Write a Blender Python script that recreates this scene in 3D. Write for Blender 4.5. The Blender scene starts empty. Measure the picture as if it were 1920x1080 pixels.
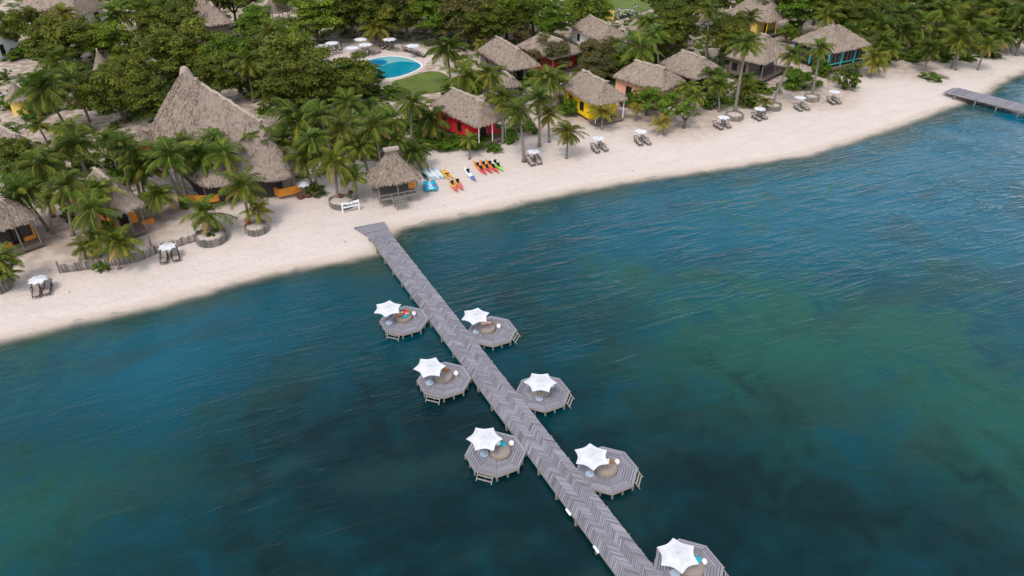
import bpy, bmesh, math, random
import numpy as np
from mathutils import Vector, Matrix, Euler

random.seed(7); RNG = np.random.default_rng(7)
SC = bpy.context.scene; COL = SC.collection
R = math.radians; PI = math.pi

# ------------------------------------------------------------------ camera, sky, sun, exposure
FPX, PITCH, CAMZ = 1380.0, R(33.6), 39.47
cd = bpy.data.cameras.new('camera'); cam = bpy.data.objects.new('camera', cd); COL.objects.link(cam)
cam.location = (0, 0, CAMZ); cam.rotation_euler = (PI/2 - PITCH, 0, 0)
cd.sensor_width = 36; cd.lens = FPX/1920*36; cd.clip_start = 0.5; cd.clip_end = 9000
SC.camera = cam
SUN_EL, SUN_AZ = R(56), R(205)          # azimuth measured clockwise from +y
w = bpy.data.worlds.new('World'); SC.world = w; w.use_nodes = True
wn = w.node_tree; bg = wn.nodes['Background']
sky = wn.nodes.new('ShaderNodeTexSky'); sky.sky_type = 'NISHITA'; sky.sun_disc = False
sky.sun_elevation = SUN_EL; sky.sun_rotation = SUN_AZ; sky.dust_density = 1.0; sky.air_density = 1.0; sky.ozone_density = 2.0
hs = wn.nodes.new('ShaderNodeHueSaturation'); hs.inputs['Saturation'].default_value = 0.22
wn.links.new(sky.outputs[0], hs.inputs['Color']); hm = wn.nodes.new('ShaderNodeMix'); hm.data_type = 'RGBA'; hm.blend_type = 'MULTIPLY'; hm.inputs[0].default_value = 1; hm.inputs[7].default_value = (0.96, 1.0, 1.06, 1)
wn.links.new(hs.outputs[0], hm.inputs[6]); wn.links.new(hm.outputs[2], bg.inputs['Color'])
bg.inputs['Strength'].default_value = 0.15
sd_ = bpy.data.lights.new('sun', 'SUN'); sun = bpy.data.objects.new('sun', sd_); COL.objects.link(sun)
sd_.energy = 1.15; sd_.angle = R(15); sd_.color = (1.0, 0.92, 0.85)
dirv = Vector((math.sin(SUN_AZ)*math.cos(SUN_EL), math.cos(SUN_AZ)*math.cos(SUN_EL), math.sin(SUN_EL)))
sun.rotation_euler = dirv.to_track_quat('Z', 'Y').to_euler(); sun.location = (0, 0, 80)
SC.view_settings.view_transform = 'Standard'; SC.view_settings.look = 'None'
SC.view_settings.exposure = 0.78; SC.view_settings.gamma = 1
SC.cycles.max_bounces = 5; SC.cycles.transparent_max_bounces = 6
SC.cycles.use_denoising = True

# ------------------------------------------------------------------ where things stand
cp, sp = math.cos(PITCH), math.sin(PITCH)
def at(px, py, z=0.0):
    u, v = (px-960)/FPX, (py-540)/FPX
    d = Vector((u, cp - v*sp, -sp - v*cp)); t = (z-CAMZ)/d.z
    return Vector((d.x*t, d.y*t, z))
def depth_of(p): return p[1]*cp - (p[2]-CAMZ)*sp
def lift(p, py):                         # height over ground point p that shows at picture row py
    v = (py-540)/FPX; return CAMZ + p[1]*(v*cp+sp)/(v*sp-cp)
SHPX = [(0,630),(50,618),(100,606),(200,585),(300,562),(400,535),(470,517),(540,500),(600,488),(650,480),(697,469),
 (735,426),(775,415),(825,405),(880,394),(940,382),(1010,366),(1082,352),(1160,338),(1240,326),(1320,315),(1436,297),(1514,284),
 (1592,260),(1656,240),(1737,210),(1780,196),(1840,173),(1865,153),(1890,142),(1920,129)]
SH = np.array([at(x, y, 0)[:2] for x, y in SHPX])
SH = np.vstack([SH[0]+(SH[0]-SH[5])/np.linalg.norm(SH[0]-SH[5])*1500+np.array([0,300.]), SH[0]+(SH[0]-SH[6])*1.5, SH, SH[-1]+np.array([60,45.]), SH[-1]+np.array([1500,700.])])
def shore(x, y):                          # metres inland (+) or out to sea (-)
    x = np.asarray(x, float); y = np.asarray(y, float); d = np.full(x.shape, 1e9)
    for a, b in zip(SH[:-1], SH[1:]):
        ab = b-a; t = np.clip(((x-a[0])*ab[0]+(y-a[1])*ab[1])/(ab@ab), 0, 1)
        d = np.minimum(d, np.hypot(x-a[0]-t*ab[0], y-a[1]-t*ab[1]))
    return np.where(y > np.interp(x, SH[:,0], SH[:,1]), d, -d)
def hgt(d):
    d = np.asarray(d, float)
    return np.where(d > 0, 1.3*(1-np.exp(-d/12.0)), np.maximum(-3.0, 0.13*d))
def gz(x, y): return float(hgt(shore(np.array([x]), np.array([y])))[0])
def gp(px, py):                           # ground point seen at a pixel
    z = 1.0
    for _ in range(5): p = at(px, py, z); z = gz(p.x, p.y)
    return Vector((p.x, p.y, z))

# ------------------------------------------------------------------ materials
def mat(name, base, rough=0.85, spec=0.2, var=0.0, scale=3.0, bump=0.0, bscale=20.0, tint=None, objvar=0.0, metal=0.0, stretch=None):
    m = bpy.data.materials.new(name); m.use_nodes = True; nt = m.node_tree; n = nt.nodes; L = nt.links
    p = n['Principled BSDF']; p.inputs['Roughness'].default_value = rough; p.inputs['Specular IOR Level'].default_value = spec
    p.inputs['Metallic'].default_value = metal
    rgb = n.new('ShaderNodeRGB'); rgb.outputs[0].default_value = (*base, 1); out = rgb.outputs[0]
    tc = n.new('ShaderNodeTexCoord'); co = tc.outputs['Object']
    if stretch:
        mp = n.new('ShaderNodeMapping'); mp.inputs['Scale'].default_value = stretch; L.new(co, mp.inputs[0]); co = mp.outputs[0]
    def mulby(out, fac_socket, lo, hi):
        mr = n.new('ShaderNodeMapRange'); mr.inputs['To Min'].default_value = lo; mr.inputs['To Max'].default_value = hi
        L.new(fac_socket, mr.inputs['Value']); mx = n.new('ShaderNodeMix'); mx.data_type = 'RGBA'; mx.blend_type = 'MULTIPLY'
        mx.inputs[0].default_value = 1; L.new(out, mx.inputs[6]); L.new(mr.outputs[0], mx.inputs[7]); return mx.outputs[2]
    if var:
        nz = n.new('ShaderNodeTexNoise'); nz.inputs['Scale'].default_value = scale; nz.inputs['Detail'].default_value = 5
        L.new(co, nz.inputs['Vector']); out = mulby(out, nz.outputs['Fac'], 1-var*1.6, 1+var*1.6)
    if tint:
        a = n.new('ShaderNodeAttribute'); a.attribute_name = 'tint'
        out = mulby(out, a.outputs['Fac'], tint[0], tint[1])
    if objvar:
        oi = n.new('ShaderNodeObjectInfo'); out = mulby(out, oi.outputs['Random'], 1-objvar, 1+objvar)
    L.new(out, p.inputs['Base Color'])
    if bump:
        nb = n.new('ShaderNodeTexNoise'); nb.inputs['Scale'].default_value = bscale; nb.inputs['Detail'].default_value = 4
        L.new(co, nb.inputs['Vector']); b = n.new('ShaderNodeBump'); b.inputs['Strength'].default_value = bump; b.inputs['Distance'].default_value = 0.05
        L.new(nb.outputs['Fac'], b.inputs['Height']); L.new(b.outputs[0], p.inputs['Normal'])
    return m
def ramp(nt, sock, stops):
    r = nt.nodes.new('ShaderNodeValToRGB'); e = r.color_ramp.elements
    while len(e) < len(stops): e.new(0.5)
    for k, (pos, c) in enumerate(stops): e[k].position = pos; e[k].color = (*c, 1)
    nt.links.new(sock, r.inputs[0]); return r.outputs[0]
def leafmat(name, stops, rough=0.6, spec=0.10, yellow=(0.42, 0.27, 0.03)):
    m = bpy.data.materials.new(name); m.use_nodes = True; nt = m.node_tree; n = nt.nodes; L = nt.links
    p = n['Principled BSDF']; p.inputs['Roughness'].default_value = rough; p.inputs['Specular IOR Level'].default_value = spec
    a = n.new('ShaderNodeAttribute'); a.attribute_name = 'tint'
    c = ramp(nt, a.outputs['Fac'], stops)
    oi = n.new('ShaderNodeObjectInfo'); sep = n.new('ShaderNodeSeparateColor'); L.new(oi.outputs['Color'], sep.inputs[0])
    mx = n.new('ShaderNodeMix'); mx.data_type = 'RGBA'; L.new(sep.outputs[0], mx.inputs[0]); L.new(c, mx.inputs[6]); mx.inputs[7].default_value = (*yellow, 1)
    m2 = n.new('ShaderNodeMix'); m2.data_type = 'RGBA'; m2.blend_type = 'MULTIPLY'; m2.inputs[0].default_value = 1
    mr = n.new('ShaderNodeMapRange'); mr.inputs['To Min'].default_value = 0.5; mr.inputs['To Max'].default_value = 1.5
    L.new(sep.outputs[1], mr.inputs[0]); L.new(mx.outputs[2], m2.inputs[6]); L.new(mr.outputs[0], m2.inputs[7])
    L.new(m2.outputs[2], p.inputs['Base Color'])
    tr = n.new('ShaderNodeBsdfTranslucent'); L.new(m2.outputs[2], tr.inputs[0]); ms = n.new('ShaderNodeMixShader'); ms.inputs[0].default_value = 0.28
    L.new(p.outputs[0], ms.inputs[1]); L.new(tr.outputs[0], ms.inputs[2]); L.new(ms.outputs[0], n['Material Output'].inputs[0])
    return m
M = {}
M['palm'] = leafmat('palm_leaf', [(0, (0.020, 0.040, 0.007)), (0.45, (0.070, 0.122, 0.016)), (0.72, (0.21, 0.215, 0.030)), (0.86, (0.34, 0.25, 0.05)), (1, (0.32, 0.21, 0.09))])
M['leaf_dark'] = leafmat('dark_leaf', [(0, (0.020, 0.042, 0.007)), (0.5, (0.070, 0.105, 0.014)), (0.8, (0.17, 0.185, 0.025)), (1, (0.26, 0.21, 0.04))])
M['leaf_green'] = leafmat('green_leaf', [(0, (0.024, 0.058, 0.007)), (0.5, (0.085, 0.155, 0.014)), (0.85, (0.17, 0.25, 0.026)), (1, (0.22, 0.23, 0.04))])
M['leaf_olive'] = leafmat('olive_leaf', [(0, (0.035, 0.04, 0.014)), (0.5, (0.10, 0.098, 0.034)), (0.85, (0.18, 0.155, 0.06)), (1, (0.20, 0.16, 0.09))])
M['flower'] = mat('white_flower', (0.75, 0.73, 0.66))
M['palm_trunk'] = mat('palm_trunk', (0.20, 0.165, 0.14), var=0.25, scale=2, stretch=(1, 1, 6), bump=0.4, bscale=3)
M['trunk'] = mat('tree_bark', (0.14, 0.105, 0.08), var=0.25, bump=0.4)
M['deck'] = mat('weathered_plank', (0.232, 0.222, 0.248), rough=0.85, spec=.1, var=0.10, scale=9, tint=(0.62, 1.38), bump=0.25, bscale=30)
M['deckside'] = mat('weathered_beam', (0.29, 0.262, 0.232), var=0.15, scale=4)
M['pile'] = mat('pile_wood', (0.20, 0.185, 0.16), var=0.2, scale=4)
M['log'] = mat('grey_log', (0.215, 0.19, 0.168), var=0.2, scale=3, tint=(0.55, 1.4))
M['canvas'] = mat('white_canvas', (0.61, 0.61, 0.625), rough=0.8, spec=.1, var=0.05, scale=3, tint=(.93, 1.07), bump=.15, bscale=6)
M['whitepaint'] = mat('white_paint', (0.80, 0.80, 0.79), rough=0.5, var=0.03)
M['globe'] = mat('frosted_globe', (0.82, 0.74, 0.70), rough=0.35, spec=0.4, var=0.03)
M['metal'] = mat('grey_metal', (0.45, 0.46, 0.47), rough=0.4, metal=0.6, var=0.05)
M['glass'] = mat('blue_glass', (0.36, 0.43, 0.52), rough=0.15, spec=0.5, var=0.1, scale=5)
M['wicker'] = mat('woven_wicker', (0.30, 0.235, 0.18), var=0.15, scale=30, bump=0.5, bscale=50)
M['mattress'] = mat('taupe_mattress', (0.27, 0.225, 0.195), var=0.08, scale=20)
for k, c in dict(teal=(0.02, 0.33, 0.42), cwhite=(0.78, 0.75, 0.72), red=(0.52, 0.05, 0.035), pink=(0.70, 0.24, 0.22), orange=(0.62, 0.17, 0.04), blush=(0.68, 0.42, 0.34),
                 brown=(0.25, 0.12, 0.05), black=(0.02, 0.02, 0.022)).items(): M[k] = mat(k+'_cloth', c, var=0.06, scale=8)
M['frame'] = mat('dark_lounger_frame', (0.035, 0.028, 0.025), rough=0.5, var=0.1)
M['sling'] = mat('lounger_sling', (0.34, 0.28, 0.24), var=0.08, scale=10)
M['darkwin'] = mat('dark_window_glass', (0.012, 0.012, 0.014), rough=0.2, spec=0.5)
M['darkin'] = mat('dark_timber_and_shade', (0.045, 0.035, 0.03), var=0.2)  # dark timber parts, also shade painted under thatch and in open interiors
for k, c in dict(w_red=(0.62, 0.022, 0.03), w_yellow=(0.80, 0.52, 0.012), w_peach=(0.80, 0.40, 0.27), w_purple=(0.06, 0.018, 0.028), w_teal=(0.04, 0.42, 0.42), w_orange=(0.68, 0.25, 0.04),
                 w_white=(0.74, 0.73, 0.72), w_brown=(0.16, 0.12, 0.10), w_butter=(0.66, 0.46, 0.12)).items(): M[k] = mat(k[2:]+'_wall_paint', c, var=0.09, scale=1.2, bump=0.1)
def thatchmat():
    m = mat('thatch', (0.305, 0.238, 0.190), rough=0.95, spec=0.05, tint=(0.5, 1.48), var=0.10, scale=1.1)
    nt = m.node_tree; n = nt.nodes; L = nt.links; p = n['Principled BSDF']
    uv = n.new('ShaderNodeUVMap'); mp = n.new('ShaderNodeMapping'); mp.inputs['Scale'].default_value = (13, 2.2, 1); L.new(uv.outputs[0], mp.inputs[0])
    nz = n.new('ShaderNodeTexNoise'); nz.inputs['Scale'].default_value = 1.6; nz.inputs['Detail'].default_value = 6; L.new(mp.outputs[0], nz.inputs['Vector'])
    b = n.new('ShaderNodeBump'); b.inputs['Strength'].default_value = 0.9; b.inputs['Distance'].default_value = 0.12
    L.new(nz.outputs['Fac'], b.inputs['Height']); L.new(b.outputs[0], p.inputs['Normal'])
    src = p.inputs['Base Color'].links[0].from_socket
    mr = n.new('ShaderNodeMapRange'); mr.inputs['From Min'].default_value = 0.3; mr.inputs['From Max'].default_value = 0.7; mr.inputs['To Min'].default_value = 0.78; mr.inputs['To Max'].default_value = 1.2
    L.new(nz.outputs['Fac'], mr.inputs[0]); mx = n.new('ShaderNodeMix'); mx.data_type = 'RGBA'; mx.blend_type = 'MULTIPLY'; mx.inputs[0].default_value = 1
    L.new(src, mx.inputs[6]); L.new(mr.outputs[0], mx.inputs[7]); L.new(mx.outputs[2], p.inputs['Base Color']); return m
M['thatch'] = thatchmat()
M['ridge'] = mat('ridge_thatch', (0.36, 0.288, 0.232), var=0.25, scale=4, bump=0.5, tint=(0.6, 1.4))

# ------------------------------------------------------------------ mesh helpers
class MB:
    def __init__(s): s.v, s.f, s.t, s.m = [], [], [], []
    def quad(s, a, b, c, d, t=0.5, m=0):
        i = len(s.v); s.v += [tuple(a), tuple(b), tuple(c), tuple(d)]; s.f.append((i, i+1, i+2, i+3)); s.t.append(t); s.m.append(m)
    def prism(s, poly, z0, z1, t=0.5, m=0):          # polygon (ccw) extruded z0..z1
        i = len(s.v); n = len(poly)
        s.v += [(p[0], p[1], z0) for p in poly] + [(p[0], p[1], z1) for p in poly]
        s.f.append(tuple(range(i+n, i+2*n))); s.f.append(tuple(reversed(range(i, i+n))))
        for k in range(n): q = (k+1) % n; s.f.append((i+k, i+q, i+n+q, i+n+k))
        s.t += [t]*(n+2); s.m += [m]*(n+2)
    def box(s, c, h, yaw=0, t=0.5, m=0):
        cs, sn = math.cos(yaw), math.sin(yaw)
        poly = [(c[0]+cs*x*h[0]-sn*y*h[1], c[1]+sn*x*h[0]+cs*y*h[1]) for x, y in ((-1,-1),(1,-1),(1,1),(-1,1))]
        s.prism(poly, c[2]-h[2], c[2]+h[2], t, m)
    def tube(s, pts, rad, n=8, t=0.5, m=0, cap=True):
        pts = [Vector(p) for p in pts]; rad = rad if isinstance(rad, (list, tuple)) else [rad]*len(pts)
        i = len(s.v); up = Vector((0.31, 0.17, 0.93)).normalized()
        for k, p in enumerate(pts):
            d = (pts[min(k+1, len(pts)-1)]-pts[max(k-1, 0)]).normalized()
            x = d.cross(up if abs(d.dot(up)) < 0.95 else Vector((1, 0, 0))).normalized(); y = d.cross(x)
            for j in range(n):
                a = 2*PI*j/n; s.v.append(tuple(p+(x*math.cos(a)+y*math.sin(a))*rad[k]))
        for k in range(len(pts)-1):
            for j in range(n):
                q = (j+1) % n; s.f.append((i+k*n+j, i+k*n+q, i+(k+1)*n+q, i+(k+1)*n+j)); s.t.append(t); s.m.append(m)
        if cap:
            s.f.append(tuple(reversed(range(i, i+n)))); s.f.append(tuple(range(i+(len(pts)-1)*n, i+len(pts)*n))); s.t += [t, t]; s.m += [m, m]
    def lathe(s, prof, n=20, c=(0,0,0), t=0.5, m=0, sx=1, sy=1):
        i = len(s.v)
        for r, z in prof:
            for j in range(n): a = 2*PI*j/n; s.v.append((c[0]+r*math.cos(a)*sx, c[1]+r*math.sin(a)*sy, c[2]+z))
        for k in range(len(prof)-1):
            for j in range(n):
                q = (j+1) % n; s.f.append((i+k*n+j, i+k*n+q, i+(k+1)*n+q, i+(k+1)*n+j)); s.t.append(t); s.m.append(m)
        s.f.append(tuple(reversed(range(i, i+n)))); s.f.append(tuple(range(i+(len(prof)-1)*n, i+len(prof)*n))); s.t += [t, t]; s.m += [m, m]
    def data(s, name, mats, smooth=False, uv=None):
        me = bpy.data.meshes.new(name); me.from_pydata(s.v, [], s.f)
        for m in (mats if isinstance(mats, (list, tuple)) else [mats]): me.materials.append(M[m] if isinstance(m, str) else m)
        a = me.attributes.new('tint', 'FLOAT', 'FACE'); a.data.foreach_set('value', s.t)
        me.polygons.foreach_set('material_index', s.m)
        if smooth: me.polygons.foreach_set('use_smooth', [True]*len(s.f))
        return me
    def build(s, name, mats, parent=None, smooth=False):
        return link(name, s.data(name, mats, smooth), parent)
def link(name, data, parent=None, loc=None):
    o = bpy.data.objects.new(name, data); COL.objects.link(o)
    if parent: o.parent = parent
    if loc is not None: o.location = loc
    return o
def tag(o, label, cat, group=None):
    o['label'] = label; o['category'] = cat
    if group: o['group'] = group
    return o
def thing(name, label, cat, loc=(0,0,0), rz=0, group=None):
    o = bpy.data.objects.new(name, None); COL.objects.link(o); o.location = loc; o.rotation_euler = (0, 0, rz); o.empty_display_size = 0.3
    return tag(o, label, cat, group)
def struct(o): o['kind'] = 'structure'; return o
def children(o): return [c for c in COL.objects if c.parent == o]
def dup(root, kids, loc, rz, label, group=None, scale=1):
    r = root.copy(); COL.objects.link(r); r.location = loc; r.rotation_euler = (0, 0, rz); r.scale = (scale,)*3; r['label'] = label
    if group: r['group'] = group
    for ch, subs in kids:
        c = ch.copy(); COL.objects.link(c); c.parent = r
        for g in subs: d = g.copy(); COL.objects.link(d); d.parent = c
    return r
def tree_of(root): return [(c, children(c)) for c in children(root)]
def grid_mesh(name, xs, ys, zf, attrs=None):
    X, Y = np.meshgrid(xs, ys); nx, ny = len(xs), len(ys); Z = zf(X, Y)
    co = np.stack([X, Y, Z], -1).reshape(-1, 3)
    idx = np.arange(nx*ny).reshape(ny, nx); q = np.stack([idx[:-1,:-1], idx[:-1,1:], idx[1:,1:], idx[1:,:-1]], -1).reshape(-1, 4)
    me = bpy.data.meshes.new(name); me.vertices.add(len(co)); me.vertices.foreach_set('co', co.ravel())
    me.loops.add(q.size); me.loops.foreach_set('vertex_index', q.ravel()); me.polygons.add(len(q))
    me.polygons.foreach_set('loop_start', np.arange(len(q))*4); me.polygons.foreach_set('use_smooth', np.ones(len(q), bool))
    for k, fn in (attrs or {}).items():
        a = me.attributes.new(k, 'FLOAT', 'POINT'); a.data.foreach_set('value', fn(X, Y).ravel().astype(np.float32))
    me.update(calc_edges=True); me.validate(); return me

# ------------------------------------------------------------------ ground and sea
def axis(lo, hi, step, far):
    inner = np.arange(lo, hi+.01, step); g = []; s = step; v = hi
    while v < far: s *= 1.5; v += s; g.append(v)
    k = []; s = step; v = lo
    while v > -far: s *= 1.5; v -= s; k.append(v)
    return np.array(k[::-1]+list(inner)+g)
XS, YS = axis(-120, 160, 1.0, 4000), axis(14, 215, 1.0, 4000)
def noise2(X, Y, s, seed):
    r = np.random.default_rng(seed); o = np.zeros_like(X)
    for k in range(14):
        a = r.uniform(0, 2*PI); f = s*r.uniform(0.5, 2.2); o += np.sin((X*math.cos(a)+Y*math.sin(a))*f+r.uniform(0, 6.3))/14**.5
    return o
def zground(X, Y):
    d = shore(X, Y); return hgt(d) + np.where(d > 2, 0.05*noise2(X, Y, 0.35, 3)*np.clip((d-2)/6, 0, 1), 0)
def blob(X, Y, lst):
    o = np.zeros_like(X)
    for px, py, rad, wt in lst:
        p = at(px, py, 0); o = np.maximum(o, wt*np.exp(-((X-p.x)**2+(Y-p.y)**2)/(rad*rad)))
    return o
def litter(X, Y):
    d = shore(X, Y); return np.clip((d-11-6*noise2(X, Y, 0.12, 9))/14, 0, 1)
me = grid_mesh('sand', XS, YS, zground, {'inland': litter, 'shore': shore})
g = struct(link('sand', me))
m = bpy.data.materials.new('beach_sand'); m.use_nodes = True; nt = m.node_tree; n = nt.nodes; L = nt.links; p = n['Principled BSDF']
p.inputs['Roughness'].default_value = 0.95; p.inputs['Specular IOR Level'].default_value = 0.1
tc = n.new('ShaderNodeTexCoord')
def nz(nt, co, scale, det=5, sc=None, rot=0, dist=0.0):
    mp = nt.nodes.new('ShaderNodeMapping'); mp.vector_type = 'TEXTURE'; mp.inputs['Scale'].default_value = tuple(1/q for q in (sc or (1, 1, 1))); mp.inputs['Rotation'].default_value = (0, 0, rot)
    nt.links.new(co, mp.inputs[0]); t = nt.nodes.new('ShaderNodeTexNoise'); t.inputs['Scale'].default_value = scale; t.inputs['Detail'].default_value = det
    t.inputs['Distortion'].default_value = dist; nt.links.new(mp.outputs[0], t.inputs['Vector']); return t.outputs['Fac']
def mixc(nt, f, a, b, mode='MIX'):
    x = nt.nodes.new('ShaderNodeMix'); x.data_type = 'RGBA'; x.blend_type = mode
    for s, v in ((0, f), (6, a), (7, b)):
        if hasattr(v, 'links'): nt.links.new(v, x.inputs[s])
        else: x.inputs[s].default_value = v if s == 0 else (*v, 1)
    return x.outputs[2]
def mth(nt, op, a, b=0.0, c=None):
    x = nt.nodes.new('ShaderNodeMath'); x.operation = op
    for k, v in enumerate((a, b) if c is None else (a, b, c)):
        if hasattr(v, 'links'): nt.links.new(v, x.inputs[k])
        else: x.inputs[k].default_value = v
    return x.outputs[0]
def rng(nt, v, a, b, c=0.0, d=1.0):
    x = nt.nodes.new('ShaderNodeMapRange'); x.interpolation_type = 'SMOOTHSTEP'; nt.links.new(v, x.inputs[0])
    for k, q in zip((1, 2, 3, 4), (a, b, c, d)): x.inputs[k].default_value = q
    return x.outputs[0]
def attr(nt, name):
    a = nt.nodes.new('ShaderNodeAttribute'); a.attribute_name = name; return a.outputs['Fac']
co = tc.outputs['Object']
SHROT = math.atan2(SH[-8][1]-SH[4][1], SH[-8][0]-SH[4][0])
dry = mixc(nt, nz(nt, co, 0.35, 6), (0.545, 0.456, 0.400), (0.628, 0.540, 0.482))
dry = mixc(nt, rng(nt, nz(nt, co, 1.2, 4, (0.22, 1, 1), SHROT), 0.45, 0.7), dry, (0.55, 0.475, 0.42))
dry = mixc(nt, rng(nt, nz(nt, co, 3.0, 3), 0.52, 0.72, 0, 0.5), dry, (0.47, 0.392, 0.335))
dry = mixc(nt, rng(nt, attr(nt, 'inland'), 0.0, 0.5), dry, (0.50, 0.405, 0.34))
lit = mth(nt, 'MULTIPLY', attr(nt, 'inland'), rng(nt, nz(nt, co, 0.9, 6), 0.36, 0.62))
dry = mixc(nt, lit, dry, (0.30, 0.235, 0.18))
wet = rng(nt, attr(nt, 'shore'), -0.2, 0.9, 1, 0)
dry = mixc(nt, mth(nt, 'MULTIPLY', wet, 0.6), dry, (0.46, 0.37, 0.29))
bed = mixc(nt, rng(nt, nz(nt, co, 0.25, 5), 0.4, 0.6), (0.13, 0.12, 0.06), (0.07, 0.085, 0.035))
dry = mixc(nt, rng(nt, attr(nt, 'shore'), -0.4, -2.5), dry, bed)
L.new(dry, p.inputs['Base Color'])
bp = n.new('ShaderNodeBump'); bp.inputs['Strength'].default_value = 0.9; bp.inputs['Distance'].default_value = 0.10
L.new(nz(nt, co, 1.6, 6), bp.inputs['Height']); L.new(bp.outputs[0], p.inputs['Normal'])
me.materials.append(m)

WEED = [(1460,660,16,.9),(1300,700,12,.7),(1820,830,12,1),(1560,850,14,.7),(1200,520,7,.6),(1350,900,8,.55),(1040,560,6,.5),(100,960,9,.75),(240,1000,7,.5),(1650,620,14,.7),(30,700,8,.6),
        (60,640,6,.6),(380,830,8,.35),(1300,560,9,.6),(1500,380,9,.35),(1370,400,7,.4),(1700,560,12,.5),(560,1040,7,.4),(1750,720,10,.7),(1880,960,8,.5),(1450,1000,8,.45)]
DEEP = [(1000,1000,20,1),(1500,1060,14,.9),(700,1000,12,.7),(250,1060,12,.7),(150,840,10,.5),(1850,1060,12,.8),(1150,870,12,.9),(800,900,22,1),(1250,1000,20,1),(560,960,12,.8),(820,520,9,.45),(960,560,10,.65),(1100,620,9,.6),(900,700,10,.7),(1560,960,12,.9),(1320,830,9,.7),(1750,1000,14,.9),(560,800,8,.5),
        (1460,780,9,.65),(450,720,7,.35),(1000,1050,18,1),(400,1060,10,.7),(1100,760,8,.8)]
BLUE = [(1600,330,26,1),(1750,250,24,1),(1450,380,22,.85),(1300,420,20,.7),(1860,420,22,.75),(1850,200,20,1),(400,620,14,.55),(650,640,12,.35),(1150,400,14,.5),(300,680,12,.6),(1900,150,10,1),(900,440,12,.35),(1900,560,16,.4)]
BREEZE = [(1600,330,24,1),(1750,260,20,1),(1400,380,18,1),(1250,450,14,.95),(1050,450,14,.9),(850,470,12,.9),(960,560,10,.8),(1150,540,10,.8),(1850,330,20,.8),(1500,460,14,.8),(700,680,12,.6),(500,720,12,.6),(600,850,12,.4),(400,900,12,.35),(620,600,10,.5),(1880,180,16,.7)]
me = grid_mesh('sea_water', XS, YS, lambda X, Y: np.zeros_like(X), {'shore': shore, 'weed': lambda X, Y: blob(X, Y, WEED), 'deep': lambda X, Y: blob(X, Y, DEEP), 'blue': lambda X, Y: blob(X, Y, BLUE), 'breeze': lambda X, Y: blob(X, Y, BREEZE)})
sea = struct(link('sea_water', me))
m = bpy.data.materials.new('sea_water'); m.use_nodes = True; nt = m.node_tree; n = nt.nodes; L = nt.links; p = n['Principled BSDF']
tc = n.new('ShaderNodeTexCoord'); co = tc.outputs['Object']
wob = nz(nt, co, 0.09, 5); wob2 = nz(nt, co, 0.30, 9, None, 0, 0.8)
def patch(name, amt, lo, hi):
    v = mth(nt, 'ADD', attr(nt, name), mth(nt, 'MULTIPLY', mth(nt, 'SUBTRACT', mth(nt, 'ADD', mth(nt, 'MULTIPLY', wob, 0.45), mth(nt, 'MULTIPLY', wob2, 0.55)), 0.5), amt)); return rng(nt, v, lo, hi)
c = mixc(nt, patch('blue', 1.2, 0.1, 1.0), (0.0002, 0.048, 0.064), (0.001, 0.094, 0.148))
c = mixc(nt, patch('weed', 3.0, 0.15, 1.0), c, (0.010, 0.078, 0.055))
c = mixc(nt, patch('deep', 2.0, 0.1, 1.15), c, (0.0004, 0.0135, 0.0170))
c = mixc(nt, rng(nt, nz(nt, co, 0.16, 6, (0.5, 1, 1), SHROT), 0.50, 0.66, 0, 0.42), c, (0.012, 0.040, 0.034))
c = mixc(nt, mth(nt, 'MULTIPLY', rng(nt, mth(nt, 'ADD', attr(nt, 'shore'), mth(nt, 'MULTIPLY', mth(nt, 'SUBTRACT', wob, 0.5), 14.0)), -7.0, -1.0), 0.75), c, (0.026, 0.052, 0.034))
foam = mth(nt, 'MULTIPLY', rng(nt, mth(nt, 'ABSOLUTE', mth(nt, 'ADD', attr(nt, 'shore'), mth(nt, 'ADD', mth(nt, 'MULTIPLY', wob2, 3.0), -0.9))), 0.22, 0.0), rng(nt, nz(nt, co, 0.5, 6), 0.46, 0.60, 0, 0.55))
c = mixc(nt, foam, c, (0.62, 0.64, 0.62))
L.new(c, p.inputs['Base Color'])
p.inputs['Roughness'].default_value = 0.05; p.inputs['IOR'].default_value = 1.333; p.inputs['Specular IOR Level'].default_value = 0.36
alpha = mth(nt, 'ADD', rng(nt, mth(nt, 'ADD', attr(nt, 'shore'), mth(nt, 'MULTIPLY', mth(nt, 'SUBTRACT', wob2, 0.5), 1.8)), 0.0, -2.8, 0.0, 1.0), 0.0)
alpha = mth(nt, 'MAXIMUM', alpha, rng(nt, attr(nt, 'shore'), -2, -5)); alpha = mth(nt, 'MULTIPLY', alpha, rng(nt, attr(nt, 'shore'), 0.0, -0.35))
alpha = mth(nt, 'MAXIMUM', alpha, foam); L.new(alpha, p.inputs['Alpha'])
swell = nz(nt, co, 0.48, 2, (0.17, 1, 1), SHROT-.09, 0.7)
chop = nz(nt, co, 1.3, 4, (0.42, 1, 1), SHROT-0.22, 0.4)
fine = nz(nt, co, 3.4, 3, (0.6, 1, 1), SHROT+0.35)
ridge_ = mth(nt, 'POWER', mth(nt, 'SUBTRACT', 1.0, mth(nt, 'MULTIPLY', mth(nt, 'ABSOLUTE', mth(nt, 'SUBTRACT', swell, 0.5)), 2.6)), 5.0)
swell2 = nz(nt, co, 0.95, 2, (0.22, 1, 1), SHROT-.16, 0.7)
ridge2 = mth(nt, 'MAXIMUM', mth(nt, 'POWER', mth(nt, 'SUBTRACT', 1.0, mth(nt, 'MULTIPLY', mth(nt, 'ABSOLUTE', mth(nt, 'SUBTRACT', swell2, 0.5)), 2.8)), 5.0), 0.0)
gust = rng(nt, nz(nt, co, 0.12, 3), 0.35, 0.62, 0.15, 1.0)
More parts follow.
